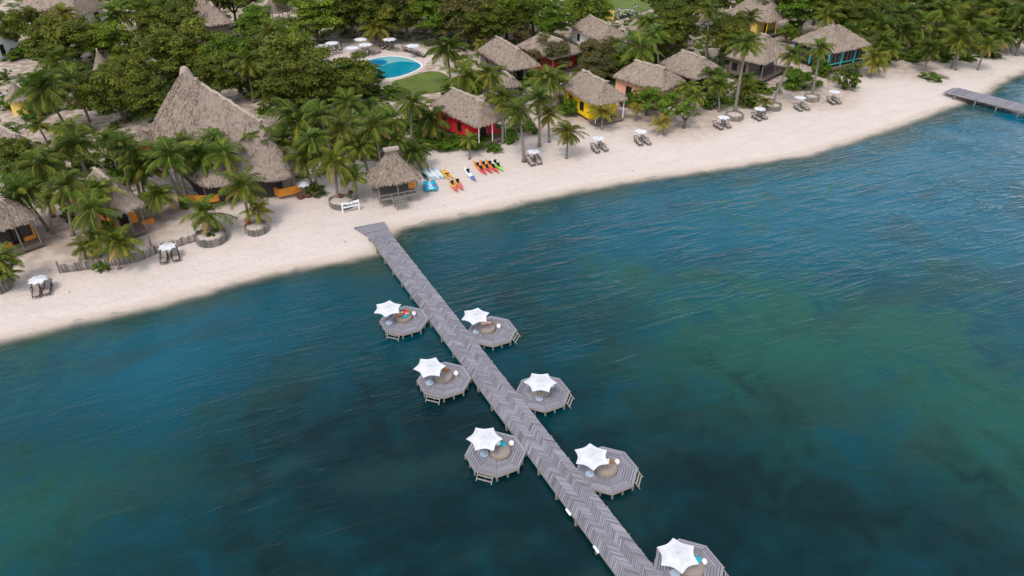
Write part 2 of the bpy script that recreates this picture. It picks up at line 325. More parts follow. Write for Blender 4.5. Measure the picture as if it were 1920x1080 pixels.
crest = mth(nt, 'ADD', mth(nt, 'MULTIPLY', mth(nt, 'MULTIPLY', mth(nt, 'MAXIMUM', ridge_, 0.0), gust), mth(nt, 'ADD', mth(nt, 'MULTIPLY', attr(nt, 'breeze'), 0.20), 0.012)), mth(nt, 'ADD', mth(nt, 'MULTIPLY', swell, 0.10), mth(nt, 'MULTIPLY', mth(nt, 'MULTIPLY', ridge2, gust), mth(nt, 'MULTIPLY', attr(nt, 'breeze'), 0.11))))
hsum = mth(nt, 'ADD', crest, mth(nt, 'ADD', mth(nt, 'MULTIPLY', chop, mth(nt, 'ADD', mth(nt, 'MULTIPLY', attr(nt, 'breeze'), 0.04), 0.085)), mth(nt, 'MULTIPLY', fine, 0.065)))
bp = n.new('ShaderNodeBump'); bp.inputs['Strength'].default_value = 1.0; bp.inputs['Distance'].default_value = 0.55
L.new(hsum, bp.inputs['Height']); L.new(bp.outputs[0], p.inputs['Normal'])
me.materials.append(m)

# ------------------------------------------------------------------ pier and deck platforms
DZ = 0.52
PC, PA = Vector((1.572, 38.95, 0)), R(117.72)
pu = Vector((math.cos(PA), math.sin(PA), 0)); pv = Vector((pu.y, -pu.x, 0))        # along to shore, to the right
PW = 2.2833
pe = at(707, 437, DZ); S1 = (pe-PC).dot(pu); S0 = -26.0
pier = thing('wooden_pier', 'long grey herringbone planked pier running from the beach out between the octagonal platforms', 'pier', (PC.x, PC.y, 0), PA-PI/2)
b = MB()                                    # local x = right, y = towards shore
ncol = 4; cw = PW/ncol; step = 0.17
for c in range(ncol):
    x0, x1 = -PW/2+c*cw+.004, -PW/2+(c+1)*cw-.004; sgn = 1 if c % 2 == 0 else -1
    y = S0
    while y < S1-cw*.4:
        ya, yb = (y, y+cw) if sgn > 0 else (y+cw, y); wd = step-.03
        xa, xb = x0-(RNG.uniform(0, .05) if c == 0 else 0), x1+(RNG.uniform(0, .05) if c == ncol-1 else 0)
        q = [(xa, ya), (xb, yb), (xb, yb+wd), (xa, ya+wd)]
        b.prism(q, DZ-.045, DZ+RNG.uniform(-.004, .006), t=float(np.clip(RNG.normal(.5, .2), 0, 1) if RNG.uniform() > .05 else RNG.choice([0.0, 1.0, 1.15]))); y += step
b.build('decking', 'deck', pier)
for s in (-1, 1):
    b = MB(); b.box((s*(PW/2-.03), (S0+S1)/2, DZ-.17), (.045, (S1-S0)/2, .115)); b.build('side_beam', 'deckside', pier)
b = MB(); b.box((0, (S0+S1)/2, DZ-.16), (.5, (S1-S0)/2-.1, .09)); b.build('bearer', 'darkin', pier)
y = S0+1; first = None
while y < S1+.2:
    for s in (-1, 1):
        if first is None:
            b = MB(); b.tube([(0, 0, -2.6), (0, 0, DZ-.1)], .11, 8); first = b.build('pile', 'pile', pier); first.location = (s*(PW/2+.05), y, 0)
        else:
            o = first.copy(); COL.objects.link(o); o.location = (s*(PW/2+.05), y, 0)
    y += 2.45
# flared landing where the pier meets the sand
b = MB(); lp = [at(x, y, DZ) for x, y in ((664, 426), (690, 441), (735, 438), (727, 429), (721, 415.5))]
inv = Matrix.Rotation(-(PA-PI/2), 4, 'Z') @ Matrix.Translation((-PC.x, -PC.y, 0)); lp = [inv @ q for q in lp]
lo, hi = min(q.y for q in lp), max(q.y for q in lp)
def clip(poly, a, lo_, hi_):
    for s, lim in ((1, lo_), (-1, -hi_)):
        o = []
        for i in range(len(poly)):
            p_, q_ = poly[i], poly[(i+1) % len(poly)]; dp, dq = s*p_[a]-lim, s*q_[a]-lim
            if dp >= 0: o.append(p_)
            if (dp >= 0) != (dq >= 0): k = dp/(dp-dq); o.append((p_[0]+(q_[0]-p_[0])*k, p_[1]+(q_[1]-p_[1])*k))
        poly = o
        if not poly: break
    return poly
y = lo
while y < hi:
    pl = clip([(q.x, q.y) for q in lp], 1, y, y+.17)
    if len(pl) > 2:
        ar = sum(pl[i][0]*pl[(i+1) % len(pl)][1]-pl[(i+1) % len(pl)][0]*pl[i][1] for i in range(len(pl)))
        b.prism(pl if ar > 0 else pl[::-1], DZ-.22, DZ-.008+RNG.uniform(-.003, .003), t=float(RNG.uniform(.2, .8)))
    y += .19
b.build('landing', 'deck', pier)

DECKS = [((-9.686, 53.526), -1), ((-1.751, 51.915), 1), ((-5.466, 45.401), -1), ((2.42, 43.833), 1), ((-1.167, 37.352), -1), ((6.644, 35.805), 1), ((10.739, 27.842), 1)]
DECKLAB = ['octagonal timber platform carrying the daybed heaped with bright red and teal cushions', 'octagonal timber platform carrying the daybed with three pale pink cushions',
 'middle octagonal timber platform of the three on the left of the pier', 'octagonal timber platform whose umbrella stands right over the daybed',
 'octagonal timber platform farthest from shore on the left of the pier', 'octagonal timber platform third from the shore on the right of the pier', 'octagonal timber platform at the seaward end, cut by the bottom of the picture']
OR, A0 = 2.195, R(3.6)
def deck_meshes(side):
    out = []
    b = MB(); nb = 11
    for k in range(8):
        a, c = A0+k*PI/4, A0+(k+1)*PI/4; u = Vector((math.cos(a), math.sin(a))); v = Vector((math.cos(c), math.sin(c)))
        for j in range(nb):
            r0, r1 = (OR*j/nb, OR*(j+1)/nb-.034); r0 = max(r0, .02)
            q = [u*r0, u*r1, v*r1, v*r0]; gap = (v-u).normalized()*.008
            q = [q[0]+gap, q[1]+gap, q[2]-gap, q[3]-gap]
            b.prism([tuple(x) for x in q], -.045, float(RNG.uniform(-.004, .006)), t=float(np.clip(RNG.normal(.5, .17)+(.12 if j == nb-1 else 0), 0, 1)))
    out.append(('decking', b.data('platform_decking', 'deck'), None))
    b = MB()
    for k in range(8):
        a, c = A0+k*PI/4, A0+(k+1)*PI/4; ro, ri = OR+.0, OR-.05
        b.prism([(ri*math.cos(a), ri*math.sin(a)), (ro*math.cos(a), ro*math.sin(a)), (ro*math.cos(c), ro*math.sin(c)), (ri*math.cos(c), ri*math.sin(c))], -.22, -.05)
    out.append(('fascia', b.data('fascia', 'deckside'), None))
    b = MB(); b.prism([((OR-.25)*math.cos(A0+k*PI/4), (OR-.25)*math.sin(A0+k*PI/4)) for k in range(8)], -.16, -.06); out.append(('joists', b.data('joists', 'darkin'), None))
    b = MB(); b.tube([(0, 0, -3.4), (0, 0, -.1)], .085, 8); pm = b.data('pile', 'pile')
    for k in range(8):
        a = A0+k*PI/4; out.append(('pile', pm, (OR*.985*math.cos(a), OR*.985*math.sin(a), 0)))
        a += PI/8; out.append(('pile', pm, (OR*.91*math.cos(a), OR*.91*math.sin(a), -.02)))
    an = A0 + (PI+PI/4+PI/8 if side < 0 else -PI/8)
    ap = OR*math.cos(PI/8); nx = Vector((math.cos(an), math.sin(an), 0)); tx = Vector((-nx.y, nx.x, 0)); rails = []
    for s in (-1, 1):
        b = MB(); p0 = nx*(ap+.02)+tx*(s*.56); p1 = nx*(ap+.50)+tx*(s*.56); b.tube([p0+Vector((0, 0, .0)), p1+Vector((0, 0, -.62)), p1+nx*.15+Vector((0, 0, -1.0))], .036, 6); rails.append(('rail', b.data('rail', 'deckside'), None))
    for j in range(3):
        b = MB(); pc_ = nx*(ap+.15+.16*j); b.box((pc_.x, pc_.y, -.20-.22*j), (.05, .54, .018), an); rails.append(('rung', b.data('rung', 'deckside'), None))
    return out, rails
DM = {s: deck_meshes(s) for s in (-1, 1)}
for (c, side), lab in zip(DECKS, DECKLAB):
    t = thing('octagonal_deck', lab, 'platform', (c[0], c[1], DZ), 0, 'octagonal platforms along the pier')
    for nme, d, loc in DM[side][0]: link(nme, d, t, loc)
    first = None
    for nme, d, loc in DM[side][1]:
        if first is None: first = link('ladder', d, t)
        else: link(nme, d, first)
for k, (px, py) in enumerate(((1066, 960), (1118, 1030))):
    q = at(px, py, .40); b = MB(); b.lathe([(.02, -.30), (.075, -.28), (.09, -.2), (.09, .2), (.075, .28), (.02, .30)], 12)
    o = link('boat_fender', b.data('boat_fender', 'whitepaint', True)); o.location = q; o.rotation_euler = (PI/2, 0, PA-PI/2)
    tag(o, ['white tube fender on the left side of the pier beside the third platform', 'white tube fender on the left side of the pier near the bottom edge'][k], 'fender', 'white fenders along the pier')

# ------------------------------------------------------------------ umbrellas
def canopy_mesh(rad, nv, sag, rise, name, peak=0.0):
    b = MB(); top = (0, 0, rise); ns = 6; rings = [0.33, 0.66, 1.0]; vs = []
    for r in rings:
        ring = []
        for k in range(nv*ns):
            f = (k % ns)/ns; a = 2*PI*k/(nv*ns); poly = math.cos(PI/nv)/math.cos((f-.5)*2*PI/nv)
            rr = rad*r*(poly - sag*r*(1-(2*f-1)**2)); ring.append((rr*math.cos(a), rr*math.sin(a), rise*(1-r)**1.05 + .045*(1-(2*f-1)**2)*r))
        vs.append(ring)
    i = 0; b.v = [top]+[v for r in vs for v in r]; n = nv*ns
    for k in range(n): b.f.append((0, 1+k, 1+(k+1) % n))
    for j in range(2):
        for k in range(n): q = (k+1) % n; b.f.append((1+j*n+k, 1+(j+1)*n+k, 1+(j+1)*n+q, 1+j*n+q))
    e = len(b.v); b.v += [(x, y, z-.06) for x, y, z in vs[2]]                       # valance
    for k in range(n): q = (k+1) % n; b.f.append((1+2*n+k, e+k, e+q, 1+2*n+q))
    b.t = [((len(f)*7+(f[0]-1)//ns*5) % 4)/3 for f in b.f]; b.m = [0]*len(b.f); return b.data(name, 'canvas')
def make_umbrella(rad, nv, hz, rise, base_glass):
    root = thing('parasol', 'x', 'umbrella')
    link('canopy', canopy_mesh(rad, nv, .13, rise, 'canopy'), root, (0, 0, hz))
    b = MB(); b.tube([(0, 0, .03), (0, 0, hz+rise+.12)], .028, 8); b.build('pole', 'metal', root)
    b = MB(); b.lathe([(.31, 0), (.31, .05), (.27, .07), (.06, .08), (.05, .28)] if base_glass else [(.24, 0), (.24, .06), (.05, .09), (.045, .3)], 20); b.build('base', 'glass' if base_glass else 'metal', root)
    for k in range(nv):
        a = 2*PI*k/nv; b = MB(); b.tube([(.04*math.cos(a), .04*math.sin(a), hz+rise-.05), (rad*.97*math.cos(a), rad*.97*math.sin(a), hz-.02)], .014, 5); b.build('rib', 'metal', root)
    return root, tree_of(root)
DECKITEMS = [((730,605),(757,591),(776,588),(727,577),30), ((893,622),(913,612),(935,611.5),(892,591),22), ((806,718),(832,702),(855,700),(805,686),12), ((1011,747),(1015,728),(1034,723),(1010,716),0),
 ((908,851),(938,843),(959,831),(910,821),2), ((1106,889),(1138,875),(1157,866),(1109,855),30), ((1266,1076),(1298,1060),(1320,1053),(1270,1041),31)]
UMLAB = ['white star-edged umbrella on the shoreward left platform, beside the bed of bright cushions', 'white star-edged umbrella on the shoreward right platform, beside the bed with pale pink cushions',
 'white star-edged umbrella on the middle left platform', 'white star-edged umbrella standing directly over the daybed on the second right platform', 'white star-edged umbrella on the seaward left platform',
 'white star-edged umbrella on the third right platform', 'white star-edged umbrella on the platform cut by the bottom edge of the picture']
BEDLAB = ['round wicker daybed heaped with red, pink and teal cushions', 'round daybed with three pale pink cushions along its back', 'round brown daybed half shaded by the umbrella on the middle left platform', 'round brown daybed mostly hidden under the umbrella on the second right platform',
 'round daybed with teal cushions on the seaward left platform', 'round daybed with a white and brown cushion on the third right platform', 'round daybed with one teal cushion at the bottom edge of the picture']
GLAB = ['white globe lamp beside the bed of bright cushions', 'white globe lamp right of the bed with pale pink cushions', 'white globe lamp on the middle left platform', 'white globe lamp at the edge of the umbrella over the second right platform', 'white globe lamp on the seaward left platform',
 'white globe lamp on the third right platform', 'white globe lamp on the platform at the bottom edge']
um, umk = make_umbrella(1.28, 6, 2.02, .16, True)
b0 = thing('round_daybed', 'x', 'daybed')
b = MB(); b.lathe([(.62, 0), (.72, .06), (.745, .30), (.70, .33), (.66, .31)], 32); b.build('base', 'wicker', b0)
b = MB(); b.lathe([(.68, .30), (.69, .36), (.64, .40), (.02, .405)], 32); b.build('mattress', 'mattress', b0, True)
b = MB(); n_ = 22; pts = [(.72*math.cos(R(20+140*k/n_)), .72*math.sin(R(20+140*k/n_))) for k in range(n_+1)]
for k in range(n_):
    h0, h1 = .36+.16*math.sin(PI*k/n_), .36+.16*math.sin(PI*(k+1)/n_); (x0, y0), (x1, y1) = pts[k], pts[k+1]
    b.quad((x0, y0, .28), (x1, y1, .28), (x1*1.05, y1*1.05, h1), (x0*1.05, y0*1.05, h0)); b.quad((x1*.95, y1*.95, .28), (x0*.95, y0*.95, .28), (x0*.99, y0*.99, h0), (x1*.99, y1*.99, h1)); b.quad((x0*1.05, y0*1.05, h0), (x1*1.05, y1*1.05, h1), (x1*.99, y1*.99, h1), (x0*.99, y0*.99, h0))
b.build('backrest', 'wicker', b0); b0k = tree_of(b0)
b = MB(); b.lathe([(.05, 0), (.12, .01), (.17, .07), (.205, .17), (.205, .24), (.17, .34), (.10, .40), (.02, .42)], 18); gdata = b.data('globe_lamp', 'globe', True)
def cushion(name_mat, sx, sy, sz):
    b = MB(); nn = 6
    g = {}
    for side in (1, -1):
        for i in range(nn+1):
            for j in range(nn+1):
                x, y = 2*i/nn-1, 2*j/nn-1; puff = ((1-x**4)*(1-y**4))**.5; sq = 1-.08*(abs(x)**2+abs(y)**2-x*x*y*y)*(1 if abs(x)+abs(y) < 1.9 else .6)
                g[side, i, j] = len(b.v); b.v.append((x*sx*sq, y*sy*sq, side*sz*(puff*.9+.1)))
        for i in range(nn):
            for j in range(nn):
                q = (g[side,i,j], g[side,i+1,j], g[side,i+1,j+1], g[side,i,j+1]); b.f.append(q if side > 0 else q[::-1])
    b.t = [.5]*len(b.f); b.m = [0]*len(b.f); return b.data('cushion', name_mat, True)
CUSH = {0: [('orange', -.33, -.05, .26, 20, 'orange cushion at the left of the bed heaped with bright cushions'), ('red', .12, .30, .28, -15, 'red cushion at the back of the bed heaped with bright cushions'), ('pink', .28, .08, .20, 30, 'pink cushion in front of the red one on the bed'), ('teal', .14, -.36, .24, 5, 'teal cushion at the front of the bed heaped with bright cushions'),
            ('cwhite', -.18, .22, .16, 40, 'white cushion left of the red one on the bed'), ('teal', -.48, .28, .2, 60, 'teal cushion behind the orange one on the bed'), ('brown', .44, .34, .2, -40, 'brown cushion at the right rim of the bed heaped with bright cushions'), ('teal', .52, -.02, .14, 80, 'small teal cushion at the right rim of the bed heaped with bright cushions')],
        1: [('blush', -.36, .26, .19, 25, 'leftmost pale pink cushion on the right shoreward daybed'), ('blush', -.10, .40, .20, 8, 'middle pale pink cushion on the right shoreward daybed'), ('blush', .20, .42, .20, -10, 'rightmost pale pink cushion on the right shoreward daybed'), ('brown', .44, .34, .18, -40, 'brown cushion beside three pale pink ones')],
        2: [('cwhite', -.40, .10, .2, 60, 'white cushion on the middle left daybed'), ('brown', .16, .46, .2, -15, 'brown cushion on the middle left daybed')],
        3: [('teal', -.12, -.28, .2, 10, 'teal cushion showing under the umbrella on the second right daybed'), ('brown', .3, .4, .2, -25, 'brown cushion on the second right daybed')],
        4: [('teal', .18, .46, .26, -12, 'large teal cushion at the back of the seaward left daybed'), ('teal', -.55, .12, .18, 70, 'small teal cushion at the left rim of the seaward left daybed'), ('cwhite', -.60, -.12, .15, 80, 'white cushion at the left rim of the seaward left daybed'), ('cwhite', -.12, .48, .2, 8, 'white cushion behind the teal one on the seaward left daybed')],
        5: [('cwhite', .02, .44, .22, 5, 'white cushion on the third right daybed'), ('brown', .34, .38, .18, -35, 'brown cushion on the third right daybed'), ('cwhite', -.55, .16, .15, 70, 'small white cushion at the left rim of the third right daybed')],
        6: [('teal', .38, .34, .26, -35, 'teal cushion on the daybed at the bottom edge of the picture')]}
for k, (pb, pd, pg, pcn, yaw) in enumerate(DECKITEMS):
    q = at(*pb, DZ); hz = (lift(q, pcn[1])-DZ)/2.14; lab = UMLAB[k]
    if k == 0: um.location = q; um.rotation_euler = (0, 0, R(yaw)); um['label'] = lab; um['group'] = 'umbrellas on the pier platforms'; um.scale = (1, 1, hz)
    else: r = dup(um, umk, q, R(yaw), lab, 'umbrellas on the pier platforms'); r.scale = (1, 1, hz); r.rotation_euler = (RNG.uniform(-.05, .05), RNG.uniform(-.05, .05), R(yaw))
    q = at(*pd, DZ+.38); q.z = DZ+.006
    if k == 0: b0.location = q; b0['label'] = BEDLAB[0]; b0['group'] = 'round daybeds on the pier platforms'
    else: dup(b0, b0k, q, R(-8+3*k), BEDLAB[k], 'round daybeds on the pier platforms')
    for (mt, cx, cy, s, rot, lab) in CUSH[k]:
        o = link('cushion', cushion(mt, s, s*.72, .09)); o.location = (q.x+cx, q.y+cy, DZ+.50); tilt = .5 if cy > .2 else .12
        o.rotation_euler = (tilt, 0, R(rot)); tag(o, lab, 'cushion', 'cushions on the daybeds')
    q = at(*pg, DZ+.21); q.z = DZ+.006; o = link('globe_lamp', gdata); o.location = q; tag(o, GLAB[k], 'lamp', 'white globe lamps on the platforms')

# ------------------------------------------------------------------ small pier at the right
sp_ = thing('plank_jetty', 'narrow grey plank jetty crossing the waterline at the right edge', 'jetty')
A_, B_ = (at(1783, 168, .95)+at(1790, 174, .95))/2, None
t0, t1 = at(1796, 164.5, .95), at(1920, 195, .95); c0, c1 = at(1790, 178.5, .95), at(1920, 210, .95)
ax = (t1-t0).normalized(); pw = abs((c0-t0).cross(ax).z)*.86; nrm = Vector((ax.y, -ax.x, 0)); mid0 = t0+nrm*(pw/2)
sp_.location = (mid0.x, mid0.y, 0); sp_.rotation_euler = (0, 0, math.atan2(ax.y, ax.x)); b = MB(); LJ = 62; x = -.7
while x < LJ:
    dz = -.10*max(0, -x)*3; b.prism([(x, -pw/2), (x+.17, -pw/2), (x+.17, pw/2), (x, pw/2)], .9+dz, .95+dz, t=float(np.clip(RNG.normal(.42, .18), 0, 1))); x += .185
b.build('decking', 'deck', sp_)
for s in (-1, 1): b = MB(); b.box((LJ/2, s*(pw/2+.012), .84), (LJ/2, .04, .10)); b.build('side_beam', 'deckside', sp_)
x = 1.2; first = None
while x < 34:
    for s in (-1, 1):
        if first is None: b = MB(); b.tube([(0, 0, -2.5), (0, 0, .98)], .12, 8); first = b.build('pile', 'pile', sp_); o = first
        else: o = first.copy(); COL.objects.link(o)
        o.location = (x, s*(pw/2+.10), 0)
    x += 3.1

# ------------------------------------------------------------------ beach loungers with umbrellas
SEAD = SHROT-PI/2
lg = thing('sun_lounger', 'x', 'sun lounger')
prof = [(-.86, .70), (-.64, .60), (-.30, .36), (-.05, .30), (.35, .36), (.70, .32), (.98, .26)]
b = MB()
for (y0, z0), (y1, z1) in zip(prof[2:-1], prof[3:]): b.quad((-.27, y0, z0), (.27, y0, z0), (.27, y1, z1), (-.27, y1, z1)); b.quad((.27, y0, z0-.03), (-.27, y0, z0-.03), (-.27, y1, z1-.03), (.27, y1, z1-.03))
b.build('seat', 'sling', lg); b = MB()
for (y0, z0), (y1, z1) in zip(prof[:2], prof[1:3]): b.quad((-.27, y0, z0), (.27, y0, z0), (.27, y1, z1), (-.27, y1, z1)); b.quad((.27, y0-.02, z0-.03), (-.27, y0-.02, z0-.03), (-.27, y1-.02, z1-.03), (.27, y1-.02, z1-.03))
b.build('backrest', 'sling', lg); b = MB()
for s in (-1, 1): b.tube([(s*.31, y, z) for y, z in prof], .04, 6)
b.tube([(-.31, prof[0][0], prof[0][1]), (-.2, prof[0][0]-.06, prof[0][1]+.05), (.2, prof[0][0]-.06, prof[0][1]+.05), (.31, prof[0][0], prof[0][1])], .045, 6); b.tube([(-.31, .98, .26), (.31, .98, .26)], .04, 6)
b.build('frame', 'frame', lg)
for s in (-1, 1):
    b = MB(); b.tube([(s*.35, -.42, .30), (s*.36, -.45, .58), (s*.36, -.2, .70), (s*.36, .12, .66), (s*.36, .26, .45), (s*.35, .20, .2), (s*.34, .16, 0)], .035, 6); b.build('armrest', 'frame', lg)
    for y in (-.5, .85): b = MB(); b.tube([(s*.31, y, 0), (s*.31, y, .5 if y < 0 else .28)], .035, 6); b.build('leg', 'frame', lg)
lgk = tree_of(lg); lgu = [False]
bu, buk = make_umbrella(.90, 8, 1.42, .20, False); buu = [False]
def put(proto, kids, used, q, rz, label, group, scale=1):
    if not used[0]: used[0] = True; proto.location = q; proto.rotation_euler = (0, 0, rz); proto['label'] = label; proto['group'] = group; proto.scale = (scale,)*3; return proto
    return dup(proto, kids, q, rz, label, group, scale)
POD = [((70,524),(70,547),(91,542),'near the left edge of the beach'), ((313,462),(309,484),(330,480),'in front of the stake fence'), ((1000,284),(994,304),(1008,301),'next to the row of orange kayaks'),
 ((1122,259),(1115,280),(1130,277),'just right of the lone beach palm'), ((1202,246),(1196,266),(1210,265),'below the peach cottage'), ((1357,220),(1345,237),(1360,234),'left of the tall palm ring planter'),
 ((1425,204),(1417,221),(1428,218),'between two palm planters'), ((1501,183),(1495,203),(1508,201),'beside the last palm planter'), ((1565,172),(1557,190),(1567,189),'below the round flowering bush')]
for pu_, l1, l2, where in POD:
    g1, g2 = gp(l1[0], l1[1]+3), gp(l2[0], l2[1]+3); h = 1.50
    q = at(pu_[0], pu_[1]-1, 1.1+h)
    for _ in range(4): q = at(pu_[0], pu_[1]-1, gz(q.x, q.y)+h)
    q.z = gz(q.x, q.y)
    put(bu, buk, buu, q, RNG.uniform(0, 1), f'white beach umbrella over a pair of loungers {where}', 'umbrellas over the beach loungers')
    for gq, sd in ((g1, 'left'), (g2, 'right')): put(lg, lgk, lgu, gq, SEAD-PI/2+RNG.uniform(-.12, .12)-.1, f'dark framed lounger, {sd} one of the pair {where}', 'loungers on the beach')
PUMB = [((602,86),'at the left end of the pool deck, half hidden by leaves'), ((622,80),'left of the pool, above two loungers'), ((660,89),'lowest of the three umbrellas clustered behind the pool'), ((676,73),'topmost of the three umbrellas clustered behind the pool'), ((685,83),'right one of the three umbrellas clustered behind the pool'), ((730,73),'beside the palm behind the pool'), ((774,85),'right of the pool over a row of four loungers')]
pzz = 1.32
for pp, where in PUMB:
    q = at(*pp, pzz+2.1); q.z = pzz; put(bu, buk, buu, q, RNG.uniform(0, 1), f'white pool umbrella {where}', 'umbrellas round the swimming pool', 1.42)
PLG = [((626,93),200,'under the left pool umbrella'), ((637,92),200,'just right of the left pool umbrella'), ((670,101),120,'left of the round pool bed'), ((681,102),120,'touching the round pool bed on its left'), ((721,91),150,'left one under the umbrella by the palm'), ((732,92),150,'right one under the umbrella by the palm'),
 ((762,96),230,'first of the row at the right end of the pool'), ((770,99),230,'second of the row at the right end of the pool'), ((779,102),230,'third of the row at the right end of the pool'), ((789,106),230,'last and lowest of the row at the right end of the pool')]
for pp, yaw, where in PLG: put(lg, lgk, lgu, at(*pp, pzz), R(yaw), f'dark pool lounger, {where}', 'loungers round the swimming pool', 1.05)
dup(b0, b0k, at(702, 99, pzz+.01), 0, 'round white and teal bed behind the swimming pool', 'round beds', 1.5)

# ------------------------------------------------------------------ kayaks and boards
def hull(Lh, W, H, cola, colb, seats, split=.5, name='kayak', pointed=1.6):
    b = MB(); n = 22; ring = 10; vs = []
    for i in range(n+1):
        t = i/n; yy = (t-.5)*Lh; wd = W/2*(1-abs(2*t-1)**pointed)**.8+.012; rock = .10*abs(2*t-1)**2.5
        for j in range(ring):
            a = 2*PI*j/ring; ca, sa = math.cos(a), math.sin(a)
            b.v.append((wd*ca, yy, H*.5+rock+(H*.42 if sa > 0 else H*.5)*sa*(.5+.5*min(1, wd/(W/2)*1.3))))
    for i in range(n):
        for j in range(ring):
            q = (j+1) % ring; b.f.append((i*ring+j, i*ring+q, (i+1)*ring+q, (i+1)*ring+j)); b.t.append(.5); b.m.append(0 if (i+.5)/n < split else 1)
    b.f += [tuple(reversed(range(ring))), tuple(range(n*ring, (n+1)*ring))]; b.t += [.5, .5]; b.m += [0, 1]
    return b.data(name, [cola, colb], True)
for k, c in dict(k_orange=(0.72, 0.22, 0.02), k_red=(0.62, 0.05, 0.06), k_yellow=(0.70, 0.38, 0.06), k_blue=(0.10, 0.16, 0.42), k_white=(0.72, 0.75, 0.78), k_teal=(0.01, 0.36, 0.48), k_aqua=(0.35, 0.66, 0.72), k_green=(0.26, 0.62, 0.06), k_grey=(0.12, 0.15, 0.19), k_pale=(0.70, 0.74, 0.66), k_coral=(0.66, 0.12, 0.09)).items():
    M[k] = mat(k[2:]+'_moulded_plastic', c, rough=0.4, spec=0.4, var=0.06, scale=5)
def kayak(px, py, dirpx, Lh, W, ca, cb, nseat, label, group, split=.5, name='kayak', cat='kayak', H=.32):
    q = gp(px, py); d = gp(px+dirpx[0], py+dirpx[1])-q; yaw = math.atan2(d.y, d.x)-PI/2
    t = thing(name, label, cat, q, yaw, group); link('hull', hull(Lh, W, H, ca, cb, nseat, split), t)
    for s in range(nseat):
        y = (-.16+.42*s)*Lh*.62 if nseat > 1 else -.05*Lh
        b = MB(); b.lathe([(.16, H*.80), (.18, H*.97), (.15, H*1.0), (.03, H*.98)], 14, (0, y, 0), sy=1.6, sx=.85); b.build('cockpit', 'black', t)
        b = MB(); b.box((0, y-.30, H+.14), (.2, .045, .16), t=.5); b.build('seat_back', 'black', t)
    return t
KD = (9, 10)
kayak(899.5,317, KD, 4.2, .70, 'k_orange', 'k_red', 2, 'leftmost orange and red kayak of the row of three', 'orange and red kayaks on the sand', .62)
kayak(910.5,314.7, KD, 4.1, .68, 'k_orange', 'k_red', 2, 'middle orange and red kayak of the row of three', 'orange and red kayaks on the sand', .62)
kayak(922.5,314, KD, 4.2, .70, 'k_orange', 'k_red', 2, 'orange and red kayak touching the green one', 'orange and red kayaks on the sand', .62)
kayak(932,311.5, KD, 3.9, .66, 'k_pale', 'k_green', 2, 'lime green and white kayak at the right end of the kayak row', None, .45)
kayak(850,350, (5, 9), 3.5, .66, 'k_yellow', 'k_coral', 1, 'left kayak of the yellow and coral pair near the water', 'yellow and coral kayaks', .62)
kayak(860,347, (5, 9), 3.5, .66, 'k_yellow', 'k_coral', 1, 'right kayak of the yellow and coral pair near the water', 'yellow and coral kayaks', .55)
kayak(880,328, (8, 10.5), 4.3, .72, 'k_white', 'k_blue', 1, 'single white and blue kayak lying apart on the sand', None, .72)
def board(px, py, dirpx, Lh, W, ca, label, pad=None):
    q = gp(px, py); d = gp(px+dirpx[0], py+dirpx[1])-q; t = thing('paddle_board', label, 'board', q, math.atan2(d.y, d.x)-PI/2, 'paddle boards beside the thatched beach hut')
    link('hull', hull(Lh, W, .13, ca, ca, 0, .5, 'board', 2.4), t)
    if pad: b = MB(); b.prism([(-W*.36, -Lh*.32), (W*.36, -Lh*.32), (W*.36, Lh*.30), (-W*.36, Lh*.30)], .118, .129); b.build('deck_pad', pad, t)
board(796,331, (7, 9), 3.0, .58, 'k_grey', 'dark grey paddle board nearest the beach hut', 'black')
board(804.5,327, (8, 9), 3.7, .58, 'k_aqua', 'aqua paddle board between the dark and the white one', 'k_white')
board(813.5,326, (8, 9), 3.8, .58, 'k_white', 'white paddle board in the middle of the row of boards', None)
board(822.5,325.5, (8, 9), 3.6, .58, 'k_aqua', 'pale aqua paddle board beside the yellow catamaran float', 'k_white')
t = thing('water_bike', 'yellow twin-hulled float beside the pale paddle boards', 'float', gp(837, 329), 0)
d = gp(845, 338)-gp(837, 329); t.rotation_euler = (0, 0, math.atan2(d.y, d.x)-PI/2)
for s in (-1, 1): o = link('hull', hull(2.9, .34, .3, 'k_yellow', 'k_yellow', 0), t, (s*.27, 0, 0))
b = MB(); b.box((0, -.2, .28), (.36, .62, .05)); b.build('seat_deck', 'k_yellow', t); b = MB(); b.box((0, .25, .37), (.25, .12, .04)); b.build('handle', 'black', t)
t = thing('pedal_boat', 'turquoise moulded pedal boat on the sand below the paddle boards', 'pedal boat', gp(807, 354), 0)
d = gp(810, 364)-gp(807, 354); t.rotation_euler = (0, 0, math.atan2(d.y, d.x)-PI/2)
for s in (-1, 1): link('hull', hull(2.1, .85, .55, 'k_teal', 'k_teal', 0, .5, 'float_hull', 3.5), t, (s*.44, 0, 0))
b = MB(); b.box((0, .05, .42), (.35, .85, .1)); b.build('hub', 'k_aqua', t)
for s in (-1, 1):
    b = MB(); b.box((s*.45, -.42, .56), (.28, .2, .04)); b.box((s*.45, -.66, .64), (.28, .05, .12)); b.build('seat', 'k_teal', t); b = MB(); b.lathe([(.25, .5), (.26, .54), (.03, .545)], 12, (s*.45, .25, 0), sy=1.5); b.build('footwell', 'k_blue', t)

